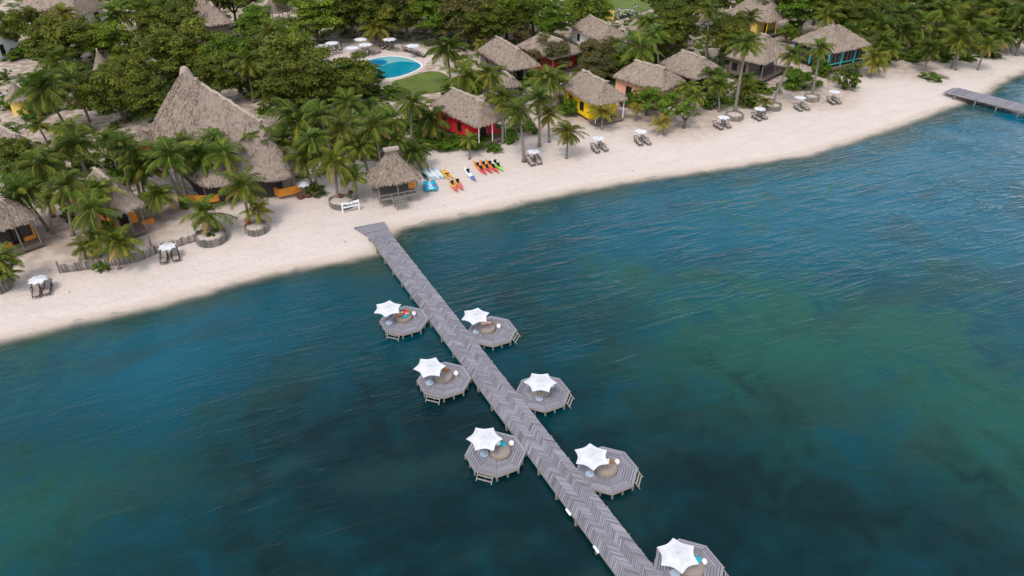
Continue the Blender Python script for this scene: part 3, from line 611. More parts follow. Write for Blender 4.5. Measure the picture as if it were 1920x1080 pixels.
# ------------------------------------------------------------------ thatched buildings
def roof_mesh(per, topf, ze, prof, tufts=1500, rows=9, seed=1, fringe=.2, jit=.04, uvw=True):
    r = np.random.default_rng(seed); n = len(per); v, f, t, uv, mi = [], [], [], [], []
    s = [0.0]
    for k in range(n): s.append(s[-1]+math.dist(per[k], per[(k+1) % n]))
    def P(k, u):
        k0 = int(math.floor(k)) % n; fr = k-math.floor(k); k1 = (k0+1) % n
        e = (per[k0][0]*(1-fr)+per[k1][0]*fr, per[k0][1]*(1-fr)+per[k1][1]*fr); a, b = topf(k0), topf(k1); T = [a[i]*(1-fr)+b[i]*fr for i in range(3)]
        h, q = prof(u); return Vector((e[0]+(T[0]-e[0])*q, e[1]+(T[1]-e[1])*q, ze+(T[2]-ze)*h))
    levels = [-1]+[j/rows for j in range(rows+1)]
    for j, u in enumerate(levels):
        for k in range(n):
            if u < 0: p = P(k, 0); p.z -= fringe*r.uniform(.6, 1.15)
            else: p = P(k, u)+Vector((0, 0, (r.normal(0, jit) if u < .97 else 0)))
            v.append(tuple(p)); uv.append((s[k], u*4))
    for j in range(len(levels)-1):
        for k in range(n):
            q = (k+1) % n; f.append((j*n+k, j*n+q, (j+1)*n+q, (j+1)*n+k)); t.append(float(np.clip(r.normal(.5, .05), 0, 1)) if j else .42); mi.append(0)
    base = len(v)                                   # underside, shade under the thatch painted as a dark colour
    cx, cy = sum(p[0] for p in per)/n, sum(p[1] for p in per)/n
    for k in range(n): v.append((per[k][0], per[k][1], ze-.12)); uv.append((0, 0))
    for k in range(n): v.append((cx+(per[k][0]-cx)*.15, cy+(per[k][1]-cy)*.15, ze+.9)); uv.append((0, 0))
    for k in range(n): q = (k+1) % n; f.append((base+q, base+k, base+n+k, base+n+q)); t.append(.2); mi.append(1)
    for _ in range(tufts):
        k = r.uniform(0, n); u = r.uniform(0, 1)**1.25*.94; a = P(k, u+.0); du = min(.05, .98-u); up = P(k, u+du); dn = (a-up)
        if dn.length < 1e-4: continue
        dn.normalize(); sd = Vector((r.normal(), r.normal(), r.normal()*.2)).cross(dn); sd.normalize() if sd.length > 0 else None
        nrm = sd.cross(dn); nrm = nrm if nrm.z > 0 else -nrm; L_ = r.uniform(.18, .42); w_ = r.uniform(.025, .075); o = nrm*.02
        i = len(v); tip = a+dn*L_+nrm*r.uniform(.01, .05)
        v += [tuple(a+o-sd*w_), tuple(a+o+sd*w_), tuple(tip+sd*w_*.8), tuple(tip-sd*w_*.8)]; uv += [(0, 0)]*4
        f.append((i, i+1, i+2, i+3)); t.append(float(np.clip(r.normal(.52, .15), 0, 1))); mi.append(0)
    for _ in range(int(s[-1]*14)):                  # straw hanging over the eave
        k = r.uniform(0, n); a = P(k, 0.02); o = Vector((a.x-cx, a.y-cy, 0)).normalized(); sd = Vector((-o.y, o.x, 0)); w_ = r.uniform(.03, .09); L_ = r.uniform(.12, .36); i = len(v)
        a = a+o*.04; e = a+Vector((0, 0, -L_))+o*r.uniform(0, .16)
        v += [tuple(a-sd*w_), tuple(a+sd*w_), tuple(e+sd*w_*.6), tuple(e-sd*w_*.6)]; uv += [(0, 0)]*4; f.append((i, i+1, i+2, i+3)); t.append(float(np.clip(r.normal(.45, .2), 0, 1))); mi.append(0)
    me = bpy.data.meshes.new('roof'); me.from_pydata(v, [], f); me.materials.append(M['thatch']); me.materials.append(M['darkin'])
    a = me.attributes.new('tint', 'FLOAT', 'FACE'); a.data.foreach_set('value', t); me.polygons.foreach_set('material_index', mi)
    ul = me.uv_layers.new(name='UVMap'); vi = np.zeros(len(me.loops), np.int32); me.loops.foreach_get('vertex_index', vi); ul.data.foreach_set('uv', np.array(uv, np.float32)[vi].ravel())
    return me
def ridge_cap(pts, rad, parent, seed=3):
    r = np.random.default_rng(seed); b = MB(); pp = []
    for a, c in zip(pts[:-1], pts[1:]):
        m_ = max(2, int((Vector(c)-Vector(a)).length/.5)); pp += [Vector(a).lerp(Vector(c), k/m_) for k in range(m_)]
    pp.append(Vector(pts[-1])); pp = [p+Vector((0, 0, r.normal(0, .05))) for p in pp]
    b.tube(pp, [rad*r.uniform(.8, 1.2) for _ in pp], 7)
    for p in pp:
        for _ in range(4):
            d = Vector((r.normal(), r.normal(), -.4)).normalized(); sd = d.cross(Vector((0, 0, 1))).normalized()*.08; q = p+Vector((0, 0, rad*.8)); b.quad(q-sd, q+sd, q+d*.5+sd*.5, q+d*.5-sd*.5, float(np.clip(r.normal(.55, .25), 0, 1)))
    return b.build('ridge_cap', 'ridge', parent)
def rect_per(a, bb, rc=.7, ds=.45):
    pts = []
    cs = [(a/2-rc, bb/2-rc, 0), (-a/2+rc, bb/2-rc, 90), (-a/2+rc, -bb/2+rc, 180), (a/2-rc, -bb/2+rc, 270)]
    for x, y, an in cs:
        for k in range(4): th = R(an+30*k); pts.append((x+rc*math.cos(th), y+rc*math.sin(th)))
    out = []
    for k in range(len(pts)):
        p, q = pts[k], pts[(k+1) % len(pts)]; m_ = max(1, int(math.dist(p, q)/ds)); out += [(p[0]+(q[0]-p[0])*j/m_, p[1]+(q[1]-p[1])*j/m_) for j in range(m_)]
    return out
def window(parent, x, y, z, wd, ht, face, door=False):       # face: 'x-' or 'y-' etc
    sx = {'x-': (-1, 0), 'x+': (1, 0), 'y-': (0, -1), 'y+': (0, 1)}[face]; yaw = math.atan2(sx[1], sx[0]); cs, sn = math.cos(yaw), math.sin(yaw)
    b = MB(); c = (x+sx[0]*.012, y+sx[1]*.012, z); b.box(c, (.03, wd/2, ht/2), yaw); o = b.build('door' if door else 'window', 'darkwin', parent)
    b = MB()
    for dx, dz, hw, hh in ((-wd/2, 0, .05, ht/2+.05), (wd/2, 0, .05, ht/2+.05), (0, ht/2, wd/2-.05, .05), (0, -ht/2, wd/2-.05, .05), (0, 0, .02, ht/2-.05)):
        b.box((c[0]-sn*dx+sx[0]*.022, c[1]+cs*dx+sx[1]*.022, z+dz), (.035, hw, hh), yaw)
    b.build('frame', 'darkin', o)
def hut(name, label, Lp, Fp, Rp, hr, wallm, ze=3.0, rfrac=.42, oh=.6, porch=0.0, wins=(), group=None, cat='cottage', seed=1, posts=True, walls=True, zlift=0.0, sag=0.0, cap=True, tufts=None, rail=None):
    z0 = 1.3+zlift; l, f, r_ = at(*Lp, z0+ze), at(*Fp, z0+ze), at(*Rp, z0+ze)
    ux = (r_-f); ux.z = 0; uy = (l-f); uy.z = 0; a, bb = ux.length, uy.length
    yaw = (math.atan2(ux.y, ux.x)*a+(math.atan2(uy.y, uy.x)-PI/2)*bb)/(a+bb); c = (l+r_)/2
    t = thing(name, label, cat, (c.x, c.y, z0), yaw, group); per = rect_per(a, bb); rl = max(.6, bb-a*(1-rfrac)*1.0) if bb > a else .8; rl = min(rl, bb*.62)
    def topf(k): y = max(-rl/2, min(rl/2, per[k][1]*.75)); return (per[k][0]*.02, y, ze+hr - sag*(1-(2*y/rl)**2))
    me = roof_mesh(per, topf, ze, lambda u: (u**.94, u), tufts or int(a*bb*14), 9, seed); link('roof', me, t)
    if cap: ridge_cap([(0, -rl/2-.15, ze+hr+.02), (0, 0, ze+hr-sag+.02), (0, rl/2+.15, ze+hr+.02)], .2, t, seed)
    wx, wy0, wy1 = a/2-oh, -bb/2+oh+porch, bb/2-oh
    if walls:
        b = MB(); b.box((0, (wy0+wy1)/2, ze/2+.1), (wx, (wy1-wy0)/2, ze/2-.1)); b.build('wall', wallm, t)
        for w_ in wins:
            face, pos, wd, ht, zc = w_[:5]; y = wy0+(wy1-wy0)*pos if face[0] == 'x' else wy0; x = (-wx if face == 'x-' else wx) if face[0] == 'x' else -wx+2*wx*pos
            window(t, x, y, zc, wd, ht, face, len(w_) > 5)
    if porch or not walls:
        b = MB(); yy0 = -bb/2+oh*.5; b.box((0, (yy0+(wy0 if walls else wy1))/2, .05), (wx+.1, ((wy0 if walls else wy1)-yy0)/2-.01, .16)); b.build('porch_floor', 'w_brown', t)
        for x in ((-wx, 0, wx) if posts else ()):
            for y in ([yy0+.1] if walls else [yy0+.1, 0, wy1-.1]):
                b = MB(); b.tube([(x, y, .1), (x, y, ze+.15)], .075, 7); b.build('post', rail or 'log', t)
    return t, a, bb, wx, wy0, wy1
W2 = [('x-', .28, .9, 1.15, 1.5), ('x-', .72, .9, 1.15, 1.5), ('y-', .5, 1.0, 2.0, 1.15, 1)]
hut('thatched_cottage', 'crimson walled thatched cottage nearest the kayaks', (813,196), (893,242), (947,219), 2.15, 'w_red', porch=1.8, wins=W2, seed=2, rail='w_white')
hut('thatched_cottage', 'bright yellow walled thatched cottage behind the lone beach palms', (1052,160), (1114,199), (1176,185), 2.3, 'w_yellow', porch=1.6, wins=W2, seed=3, rail='w_white')
hut('thatched_cottage', 'peach walled thatched cottage with one black window facing the beach', (1150,143), (1238,172), (1284,151), 2.1, 'w_peach', porch=1.2, wins=[('x-', .62, .95, 1.2, 1.4)], seed=4)
hut('thatched_cottage', 'dark maroon walled thatched cottage behind the peach one', (1230,121), (1303,149), (1364,133), 2.1, 'w_purple', porch=1.5, wins=W2[:2], seed=5)
hut('thatched_cottage', 'grey thatched cottage among trees, farthest up the slope behind the red one', (1070,47), (1122,80), (1180,71), 1.9, 'w_white', porch=1.2, wins=W2[:2], seed=6)
hut('thatched_cottage', 'red walled thatched cottage half hidden behind the brown leafed tree', (975,86), (1035,113), (1090,94), 1.9, 'w_red', porch=1.4, wins=W2, seed=7)
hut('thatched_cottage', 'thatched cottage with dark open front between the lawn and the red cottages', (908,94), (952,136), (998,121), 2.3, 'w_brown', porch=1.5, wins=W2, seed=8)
hut('thatched_cottage', 'yellow walled thatched house with railings at the top right', (1362,24), (1440,42), (1483,30), 2.8, 'w_butter', porch=2.0, wins=W2, seed=9, zlift=.5, rail='w_yellow')
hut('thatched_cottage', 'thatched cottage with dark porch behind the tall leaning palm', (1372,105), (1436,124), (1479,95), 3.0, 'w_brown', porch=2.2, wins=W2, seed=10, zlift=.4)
t, a, bb, wx, wy0, wy1 = hut('thatched_cottage', 'thatched pavilion with turquoise posts and a sagging ridge near the open beach', (1498,76), (1562,103), (1622,83), 3.1, 'darkin', porch=.3, seed=11, zlift=.5, sag=.35, posts=False, cap=False)  # dark wall colour paints the shade of the open inside
for y in (wy0-.05, (wy0+wy1)/2, wy1): b = MB(); b.box((-wx-.05, y, 1.3), (.10, .10, 1.3)); b.build('post', 'w_teal', t)
for x in (-wx*.33, wx*.4, wx+.0): b = MB(); b.box((x, wy0-.16, 1.3), (.11, .08, 1.3)); b.build('post', 'w_teal', t)
b = MB(); b.box((0, wy0-.18, .75), (wx-.0, .05, .07)); b.build('rail', 'w_teal', t)
for k in range(9): b = MB(); b.box((-wx+2*wx*(k+.5)/9, wy0-.10, 1.6), (.045, .03, .8)); b.build('slat', 'log', t)
for k in range(3): b = MB(); b.box((wx*.2, wy0-.7-.32*k, .2-.16*k), (wx*.5, .16, .08)); b.build('step', 'w_brown', t)
hut('thatched_house', 'large thatched house with white wall and dark doorway at the top left', (34,22), (138,33), (203,10), 5.0, 'w_white', oh=.9, wins=[('x-', .2, 1.0, 2.0, 1.2), ('y-', .3, 1.1, 2.1, 1.1, 1), ('y-', .75, 1.2, 2.0, 1.1, 1)], seed=12, cat='house', zlift=.4, porch=.6, posts=False)
hut('thatched_cottage', 'thatched cottage whose ridge shows behind the big dark tree at top centre left', (350,12), (400,44), (446,44), 2.6, 'w_brown', zlift=.8, seed=13, wins=W2[:2])
hut('thatched_shelter', 'grey thatched roof behind palms at the left edge', (-30,262), (20,296), (74,276), 1.8, 'w_brown', seed=14, wins=W2[:1], cat='shelter')
hut('thatched_cottage', 'thatched bar with orange wall and yellow hammock left of the large hall', (140,352), (206,404), (279,384), 2.2, 'w_orange', seed=15, porch=2.0, wins=W2, cat='bar')
hut('thatched_cottage', 'orange walled thatched cottage at the lower left edge', (-70,395), (-14,432), (84,408), 2.2, 'w_orange', seed=16, porch=1.2, wins=W2+[('y-', .25, 1.4, 1.2, 1.35), ('y-', .75, 1.2, 1.2, 1.35)])
def cone_hut(name, label, cpx, rpx, ze, hr, wallm, cat='shelter', seed=1, n=34, wall=True, curve=1.25):
    z0 = 1.3; c = at(*cpx, z0+ze); r_ = rpx*depth_of(c)/FPX; t = thing(name, label, cat, (c.x, c.y, z0))
    per = [(r_*math.cos(2*PI*k/n), r_*math.sin(2*PI*k/n)) for k in range(n)]
    link('roof', roof_mesh(per, lambda k: (per[k][0]*.03, per[k][1]*.03, ze+hr), ze, lambda u: (u**curve, u), int(r_*r_*30), 8, seed), t)
    b = MB(); b.lathe([(r_*.1, ze+hr-.35), (r_*.07, ze+hr+.1), (.03, ze+hr+.2)], 9); b.build('roof_cap', 'ridge', t)
    if wall: b = MB(); b.lathe([(r_*.72, 0), (r_*.72, ze-.1), (.1, ze)], 22); b.build('wall', wallm, t)
    else:
        for k in range(7): th = 2*PI*k/7; b = MB(); b.tube([(r_*.8*math.cos(th), r_*.8*math.sin(th), 0), (r_*.8*math.cos(th), r_*.8*math.sin(th), ze+.2)], .08, 7); b.build('post', 'log', t)
    return t
cone_hut('thatched_kiosk', 'round thatched kiosk on posts cut by the top edge', (520,17), 27, 2.5, 4.2, 'w_brown', seed=21, wall=False)
cone_hut('thatched_kiosk', 'small pointed thatch peak among trees behind the large hall', (193,131), 19, 2.4, 3.2, 'w_brown', seed=22)
cone_hut('thatched_kiosk', 'small round thatched kiosk with yellow wall at the left behind palms', (33,182), 23, 2.3, 2.2, 'w_butter', seed=23)
cone_hut('thatched_kiosk', 'low thatch roof at the foot of the large hall on its left', (268,262), 22, 2.0, 1.6, 'w_orange', seed=24)
hut('thatched_cottage', 'thatched roof glimpsed behind palms below the white flowering shrub', (1188,52), (1228,76), (1282,58), 1.9, 'w_brown', seed=25, wins=W2[:1])
hut('thatched_shelter', 'small thatched porch roof right of the red cottage path', (934,150), (948,166), (972,158), 1.2, 'w_brown', seed=26, cat='shelter', ze=2.0, oh=.4, tufts=500)

# large dining hall: witch-hat peak with a long ridge falling towards the beach
hz0 = 1.3; ze = 2.7
def over(gx, gy, row, tx): p = at(gx, gy, hz0); z = lift(p, row); return Vector(((tx-960)/FPX*depth_of((0, p.y, z)), p.y, z-hz0))
SPN = [over(352,262,128,345), over(392,274,158,376), over(442,294,194,434), over(498,312,230,490)]
ctr = Vector((at(400,300,hz0).x, at(400,300,hz0).y, 0))
PER = [(281,243,0),(285,261,0),(305,285,0),(333,306,.25),(352,332,.9),(380,350,1.25),(415,350,1.7),(445,338,2.0),(470,335,2.3),(500,340,2.7),(530,337,3),(547,331,3),(546,316,3),(532,292,3),(508,266,2.7),(488,244,2.1),(455,220,1.4),(412,206,.7),(355,208,0),(312,217,0),(288,230,0)]
hall = thing('dining_hall', 'large thatched hall with a tall pointed peak and a long ridge sloping to the beach', 'hall', (ctr.x, ctr.y, hz0))
raw = [(at(x, y, hz0+ze)-ctr, u) for x, y, u in PER]; pp, uu = [], []
for k in range(len(raw)):
    (p, u), (q, w_) = raw[k], raw[(k+1) % len(raw)]; m_ = max(1, int((q-p).length/.5))
    for j in range(m_): pp.append((p.x+(q.x-p.x)*j/m_, p.y+(q.y-p.y)*j/m_)); uu.append(u+(w_-u)*j/m_)
for _ in range(3):
    n_ = len(pp); pp = [((pp[k-1][0]+2*pp[k][0]+pp[(k+1) % n_][0])/4, (pp[k-1][1]+2*pp[k][1]+pp[(k+1) % n_][1])/4) for k in range(n_)]; uu = [(uu[k-1]+2*uu[k]+uu[(k+1) % n_])/4 for k in range(n_)]
if sum(pp[k][0]*pp[(k+1) % len(pp)][1]-pp[(k+1) % len(pp)][0]*pp[k][1] for k in range(len(pp))) < 0: pp.reverse(); uu.reverse()
def htop(k):
    u = min(uu[k], 2.999); i = int(u); v = SPN[i].lerp(SPN[i+1], u-i)-ctr; return (v.x, v.y, v.z)
link('roof', roof_mesh(pp, htop, ze, lambda u: (u**.96, u**1.06), 9000, 14, 31, jit=.04), hall)
ridge_cap([SPN[1]-ctr+Vector((-.3, -.5, .9)), SPN[1]-ctr+Vector((0, 0, .1)), SPN[2]-ctr+Vector((0, 0, .08)), SPN[3]-ctr+Vector((0, 0, .08))], .22, hall, 5)
b = MB(); q = SPN[0]-ctr; b.lathe([(1.0, -1.3), (.66, -.4), (.48, .05), (.25, .25), (.04, .3)], 10, (q.x, q.y, q.z)); b.build('roof_cap', 'ridge', hall)
inn = [(x*.86, y*.86) for x, y in pp]; b = MB(); b.prism(inn, 0, ze-.15); b.build('interior_shade', 'darkin', hall)  # solid dark block, paints the shaded interior under the eaves
def arcwall(pxs, h, thick, mt, nme, parent, off):
    ps = [at(x, y, hz0+h)-off for x, y in pxs]; b = MB()
    for a, c in zip(ps[:-1], ps[1:]):
        d = c-a; d.z = 0; b.box(((a.x+c.x)/2, (a.y+c.y)/2, h/2), (d.length/2+.02, thick, h/2), math.atan2(d.y, d.x))
    return b.build(nme, mt, parent)
arcwall([(346,366),(362,367),(385,367),(405,364),(424,360)], .85, .12, 'w_orange', 'low_wall', hall, ctr)
arcwall([(505,345),(522,355),(545,350),(562,345)], .95, .12, 'w_orange', 'low_wall', hall, ctr)
for x, y in ((352,372),(388,374),(425,368),(522,360),(548,352)):
    p = at(x, y, hz0)-ctr; b = MB(); b.tube([(p.x, p.y, 0), (p.x, p.y, ze+.3)], .11, 7); b.build('post', 'log', hall)
p0, p1 = at(484,362,hz0)-ctr, at(504,355,hz0)-ctr; b = MB(); mid = (p0+p1)/2
b.tube([p0-Vector((0,0,hz0)), p0+Vector((0, 0, 2.0-hz0)), p0.lerp(p1, .2)+Vector((0, 0, 2.7-hz0)), mid+Vector((0, 0, 3.0-hz0)), p0.lerp(p1, .8)+Vector((0, 0, 2.7-hz0)), p1+Vector((0, 0, 2.0-hz0)), p1-Vector((0,0,hz0))], .14, 7); b.build('entrance_arch', 'log', hall)

# open thatched beach hut with a flared flat-topped roof
hz = 1.25; ze = 2.3
l, f, r_ = at(692,322,hz+ze), at(697,349,hz+ze), at(784,334,hz+ze)
b_ = l+r_-f; c = (l+r_)/2; bh = thing('beach_hut', 'open timber beach hut with a flared flat-topped thatch roof beside the pier landing', 'hut', (c.x, c.y, hz))
ang = math.atan2((r_-f).y, (r_-f).x); hw, hl = (r_-f).length/2, (l-f).length/2; hl = max(hl, hw*.78); bh.rotation_euler = (0, 0, ang)
per = rect_per(hw*2, hl*2, .4, .3); tp = at(731,277,hz+7); top_h = lift(Vector((c.x, c.y, hz)), 280)-hz
link('roof', roof_mesh(per, lambda k: (max(-.8, min(.8, per[k][0]*.24)), max(-.35, min(.35, per[k][1]*.12)), top_h), ze, lambda u: (u**1.3*.86+.14*u, min(1, u*1.18)), 1900, 9, 41), bh)
b = MB(); b.box((0, 0, top_h+.06), (.85, .36, .12)); b.build('roof_cap', 'ridge', bh)
b = MB(); b.box((0, 0, .25), (hw*.86, hl*.82, .10)); b.build('floor', 'log', bh)
for x in (-hw*.82, 0, hw*.82):
    for y in (-hl*.78, hl*.78): b = MB(); b.tube([(x, y, -.3), (x, y, ze+.2)], .09, 7); b.build('post', 'log', bh)
for y, z in ((-hl*.78, .75), (hl*.78, .75)): b = MB(); b.box((0, y, z), (hw*.8, .05, .06)); b.build('rail', 'log', bh)
b = MB(); b.box((0, hl*.74, 1.2), (hw*.8, .05, .9)); b.build('back_wall', 'w_brown', bh)
b = MB(); b.box((hw*.70, -hl*.3, 1.3), (.40, .05, .75)); b.build('orange_panel', 'w_orange', bh)
for k in range(3): b = MB(); b.box((-hw*.05, -hl*.95-.34*k, .16-.17*k), (.75, .15, .06)); b.build('step', 'log', bh)
for s in (-1, 1): b = MB(); b.tube([(-hw*.05+s*.78, -hl*.86, .75), (-hw*.05+s*.78, -hl*.95-1.0, .35), (-hw*.05+s*.78, -hl*.95-1.0, -.3)], .045, 6); b.build('handrail', 'log', bh)

# white building corner at the left edge
q = gp(-14, 112); t = thing('white_house', 'corner of a white rendered house at the left edge', 'house', q, R(-14)); b = MB(); b.box((0, 1.2, 2.2), (2.4, 3.2, 2.2)); b.build('wall', 'w_white', t)
window(t, 2.4, 0.5, 1.8, .8, 1.6, 'x+'); b = MB(); b.box((0, 1.2, 4.5), (2.6, 3.4, .1)); b.build('roof', 'w_brown', t)

# sign
q = (gp(643,400)+gp(674,394))/2; d = gp(674,394)-gp(643,400); yaw = math.atan2(d.y, d.x); Ls = d.length
sg = thing('welcome_sign', 'white wooden sign with black script lettering and a rooftop emblem before the pier', 'sign', q, yaw)
b = MB(); b.box((0, 0, .95), (Ls/2-.06, .03, .33)); b.build('board', 'whitepaint', sg)
for s in (-1, 1): b = MB(); b.box((s*(Ls/2), 0, .65), (.06, .06, .66)); b.build('leg', 'whitepaint', sg)
b = MB(); b.prism([(-.32, 0), (.32, 0), (0, .26)], -.02, .02); o = b.build('emblem_board', 'whitepaint', sg); o.rotation_euler = (PI/2, 0, 0); o.location = (0, 0, 1.27)
b = MB()
for s in (-1, 1): b.tube([(s*.30, -.045, 1.27), (0, -.045, 1.47)], .03, 5)
b.tube([(-.13, -.045, 1.25), (0, -.045, 1.33), (.13, -.045, 1.25)], .02, 5); b.build('emblem', 'black', sg)
fc = bpy.data.curves.new('lettering', 'FONT'); fc.body = 'Matachica'; fc.size = .44; fc.align_x = 'CENTER'; fc.align_y = 'CENTER'; fc.extrude = .006; fc.shear = .32; fc.offset = .004
fo = bpy.data.objects.new('lettering', fc); COL.objects.link(fo); bpy.context.view_layer.update()
lm = bpy.data.meshes.new_from_object(fo.evaluated_get(bpy.context.evaluated_depsgraph_get())); bpy.data.objects.remove(fo); lm.materials.clear(); lm.materials.append(M['black'])
o = link('lettering', lm, sg, (0, -.04, .93)); o.rotation_euler = (PI/2, 0, 0)

# planters, fence, pots
def planter(px, py, rpx, hh, label, open_=0):
    q = gp(px, py); r_ = rpx*depth_of(q)/FPX; t = thing('log_planter', label, 'planter', q, 0, 'round log planters on the beach'); b = MB(); n = max(18, int(2*PI*r_/.15))
    for k in range(n):
        th = 2*PI*k/n; h_ = hh*RNG.uniform(.82, 1.1); rr = r_+RNG.normal(0, .02)
        b.tube([(rr*math.cos(th), rr*math.sin(th), -.15), (rr*1.03*math.cos(th), rr*1.03*math.sin(th), h_)], RNG.uniform(.055, .085), 6, t=float(RNG.uniform(.1, .9)))
    b.build('log_ring', 'log', t); b = MB(); b.lathe([(r_*.98, -.1), (r_*.98, hh*.72), (r_*.5, hh*.82), (.05, hh*.8)], 24); b.build('sand_fill', 'fillsand', t, True); return t
M['fillsand'] = mat('planter_sand', (0.50, 0.42, 0.36), var=.1, scale=2)
PLAN = [(398,450,27,.9,'log planter at the right end of the stake fence under a bushy palm'), (482,434,20,.85,'log planter holding a young palm and a small red bucket'), (641,384,22,.75,'log planter behind the white sign'), (1376,222,16,.8,'log planter at the foot of the tall leaning palm'),
        (1448,204,15,.75,'log planter at the foot of the second leaning palm'), (1521,188,13,.8,'log planter by the third leaning palm, nearest the last umbrella'), (-4,541,24,1.0,'log planter cut by the left edge of the picture'), (590,362,16,.5,'low planter of leafy plants right of the hall entrance')]
for a in PLAN: planter(*a)
fp = [gp(x, y) for x, y in ((113,512),(140,509),(180,503),(225,496),(262,489),(295,474),(330,463),(368,452),(385,449))]
t = thing('stake_fence', 'low weathered stake fence along the sand at the left', 'fence', fp[0]); b = MB(); Rr = np.random.default_rng(5)
for a, c in zip(fp[:-1], fp[1:]):
    m_ = int((c-a).length/.125)
    for k in range(m_):
        p = a.lerp(c, k/m_)-fp[0]; h_ = Rr.uniform(.72, 1.0); b.tube([(p.x, p.y, -.15), (p.x+Rr.normal(0, .03), p.y+Rr.normal(0, .03), h_)], Rr.uniform(.045, .07), 6, t=float(Rr.uniform(.05, .95)))
b.build('stake_row', 'log', t)
for k, (x, y) in enumerate(((113,512),(283,462))): q = gp(x, y)-fp[0]; b = MB(); b.tube([(q.x, q.y, -.2), (q.x+.05, q.y, 1.35)], .10, 7); b.build('post', 'log', t)
M['pot'] = mat('brown_clay_pot', (0.13, 0.055, 0.035), var=.15)
for (x, y), s, lab in (((564,373),.55,'left one of the two low brown pots before the leafy planter'), ((579,370),.55,'right one of the two low brown pots before the leafy planter'), ((640,379),.36,'round brown pot on the left of the planter behind the sign'), ((659,373),.36,'round brown pot on the right of the planter behind the sign'), ((593,358),.6,'dark brown tub among plants right of the hall')):
    q = gp(x, y); b = MB(); b.lathe([(.4*s, 0), (.75*s, .35*s), (.82*s, .7*s), (.7*s, 1.0*s), (.74*s, 1.08*s), (.6*s, 1.05*s), (.55*s, .8*s), (.02, .78*s)], 18)
    o = link('clay_pot', b.data('clay_pot', 'pot', True)); o.location = (q.x, q.y, q.z+(.58 if s < .4 else 0)); tag(o, lab, 'pot', 'brown pots near the hall and sign')
q = gp(466, 430); b = MB(); b.lathe([(.16, 0), (.22, .5), (.19, .48), (.15, .1), (.02, .1)], 14); o = link('fire_bucket', b.data('fire_bucket', 'red')); o.location = (q.x, q.y, q.z+.72); tag(o, 'small red bucket on the planter of the young palm', 'bucket')
um3 = dup(bu, buk, gp(572, 366), .3, 'white umbrella by the hall entrance, partly hidden by palm fronds', 'umbrellas near the hall'); 
def hammock(p0, p1, h, mt, label):
    a, c = gp(*p0), gp(*p1); d = c-a; t = thing('hammock', label, 'hammock', a, math.atan2(d.y, d.x)); Lh = d.length; b = MB(); n = 10
    for k in range(n):
        f0, f1 = k/n, (k+1)/n; z = lambda f: h-.75*4*f*(1-f)*.8; w_ = lambda f: .12+.42*math.sin(PI*f)
        b.quad((f0*Lh, -w_(f0), z(f0)), (f1*Lh, -w_(f1), z(f1)), (f1*Lh, w_(f1), z(f1)), (f0*Lh, w_(f0), z(f0)))
    b.build('sling', mt, t)
    for x in (0, Lh): b = MB(); b.tube([(x, 0, 0), (x, 0, h+.5)], .06, 6); b.build('post', 'log', t)
hammock((232,428), (273,416), 1.25, 'k_yellow', 'yellow hammock slung in front of the orange bar')
hammock((20,452), (62,438), 1.2, 'k_orange', 'orange hammock in front of the orange cottage at the left edge')
hammock((913,262), (938,254), 1.1, 'red', 'red hammock on the porch side of the crimson cottage')
t = thing('low_wall', 'low orange garden wall below the yellow hammock', 'wall', gp(265, 424)); off = gp(265, 424)
ps = [gp(x, y)-off for x, y in ((238,434),(262,426),(289,416))]; b = MB()
for a, c in zip(ps[:-1], ps[1:]): d = c-a; b.box(((a.x+c.x)/2, (a.y+c.y)/2, .25), (d.length/2+.02, .14, .3), math.atan2(d.y, d.x))
b.build('wall', 'w_orange', t)
b = MB(); b.tube([(0, 0, 0), (1.2, .1, .05), (2.6, -.05, .08), (3.4, 0, .02)], [.2, .24, .22, .12], 9); q = gp(1741, 139); o = link('driftwood_log', b.data('driftwood_log', 'log', True)); o.location = (q.x, q.y, q.z+.16); d = gp(1770,148)-q; o.rotation_euler = (0, 0, math.atan2(d.y, d.x)); tag(o, 'grey driftwood log lying under a low bush on the open beach', 'log')

# ------------------------------------------------------------------ swimming pool, lawn
def sheet(name, pts, z, mt, extra=0):
    b = MB(); c = sum(pts, Vector())/len(pts); b.prism([(p.x-c.x, p.y-c.y) for p in (pts if sum(pts[i].x*pts[(i+1) % len(pts)].y-pts[(i+1) % len(pts)].x*pts[i].y for i in range(len(pts))) > 0 else pts[::-1])], z-.03-extra, z); return b, c
def smooth(p, k=2):
    for _ in range(k): p = [q for i in range(len(p)) for q in (p[i].lerp(p[(i+1) % len(p)], .25), p[i].lerp(p[(i+1) % len(p)], .75))]
    return p
PO = [(685,113),(697,111),(712,107),(735,105),(757,107),(775,112),(790,121),(788,127),(775,134),(757,141),(735,146),(712,148),(688,148),(660,147),(635,144),(618,139),(612,132),(625,124),(650,119),(670,116)]
po = smooth([at(x, y, pzz+.12) for x, y in PO]); pc = sum(po, Vector())/len(po)
M['pooldeck'] = mat('pool_paving', (0.56, 0.46, 0.40), var=.1, scale=1.5)
M['poolrim'] = mat('pool_rim_stone', (0.70, 0.67, 0.62), var=.06)
pd = smooth([at(x, y, pzz) for x, y in ((575,92),(610,84),(690,80),(760,82),(805,92),(815,108),(800,118),(795,130),(770,142),(735,152),(690,154),(610,150),(590,130))])
b, c = sheet('pool_paving', pd, pzz, 'pooldeck', .5); o = link('pool_paving', b.data('pool_paving', 'pooldeck'), None, (c.x, c.y, 0)); struct(o)
pool = thing('swimming_pool', 'curved turquoise swimming pool with a round spa basin and pale rim', 'swimming pool', (pc.x, pc.y, 0))
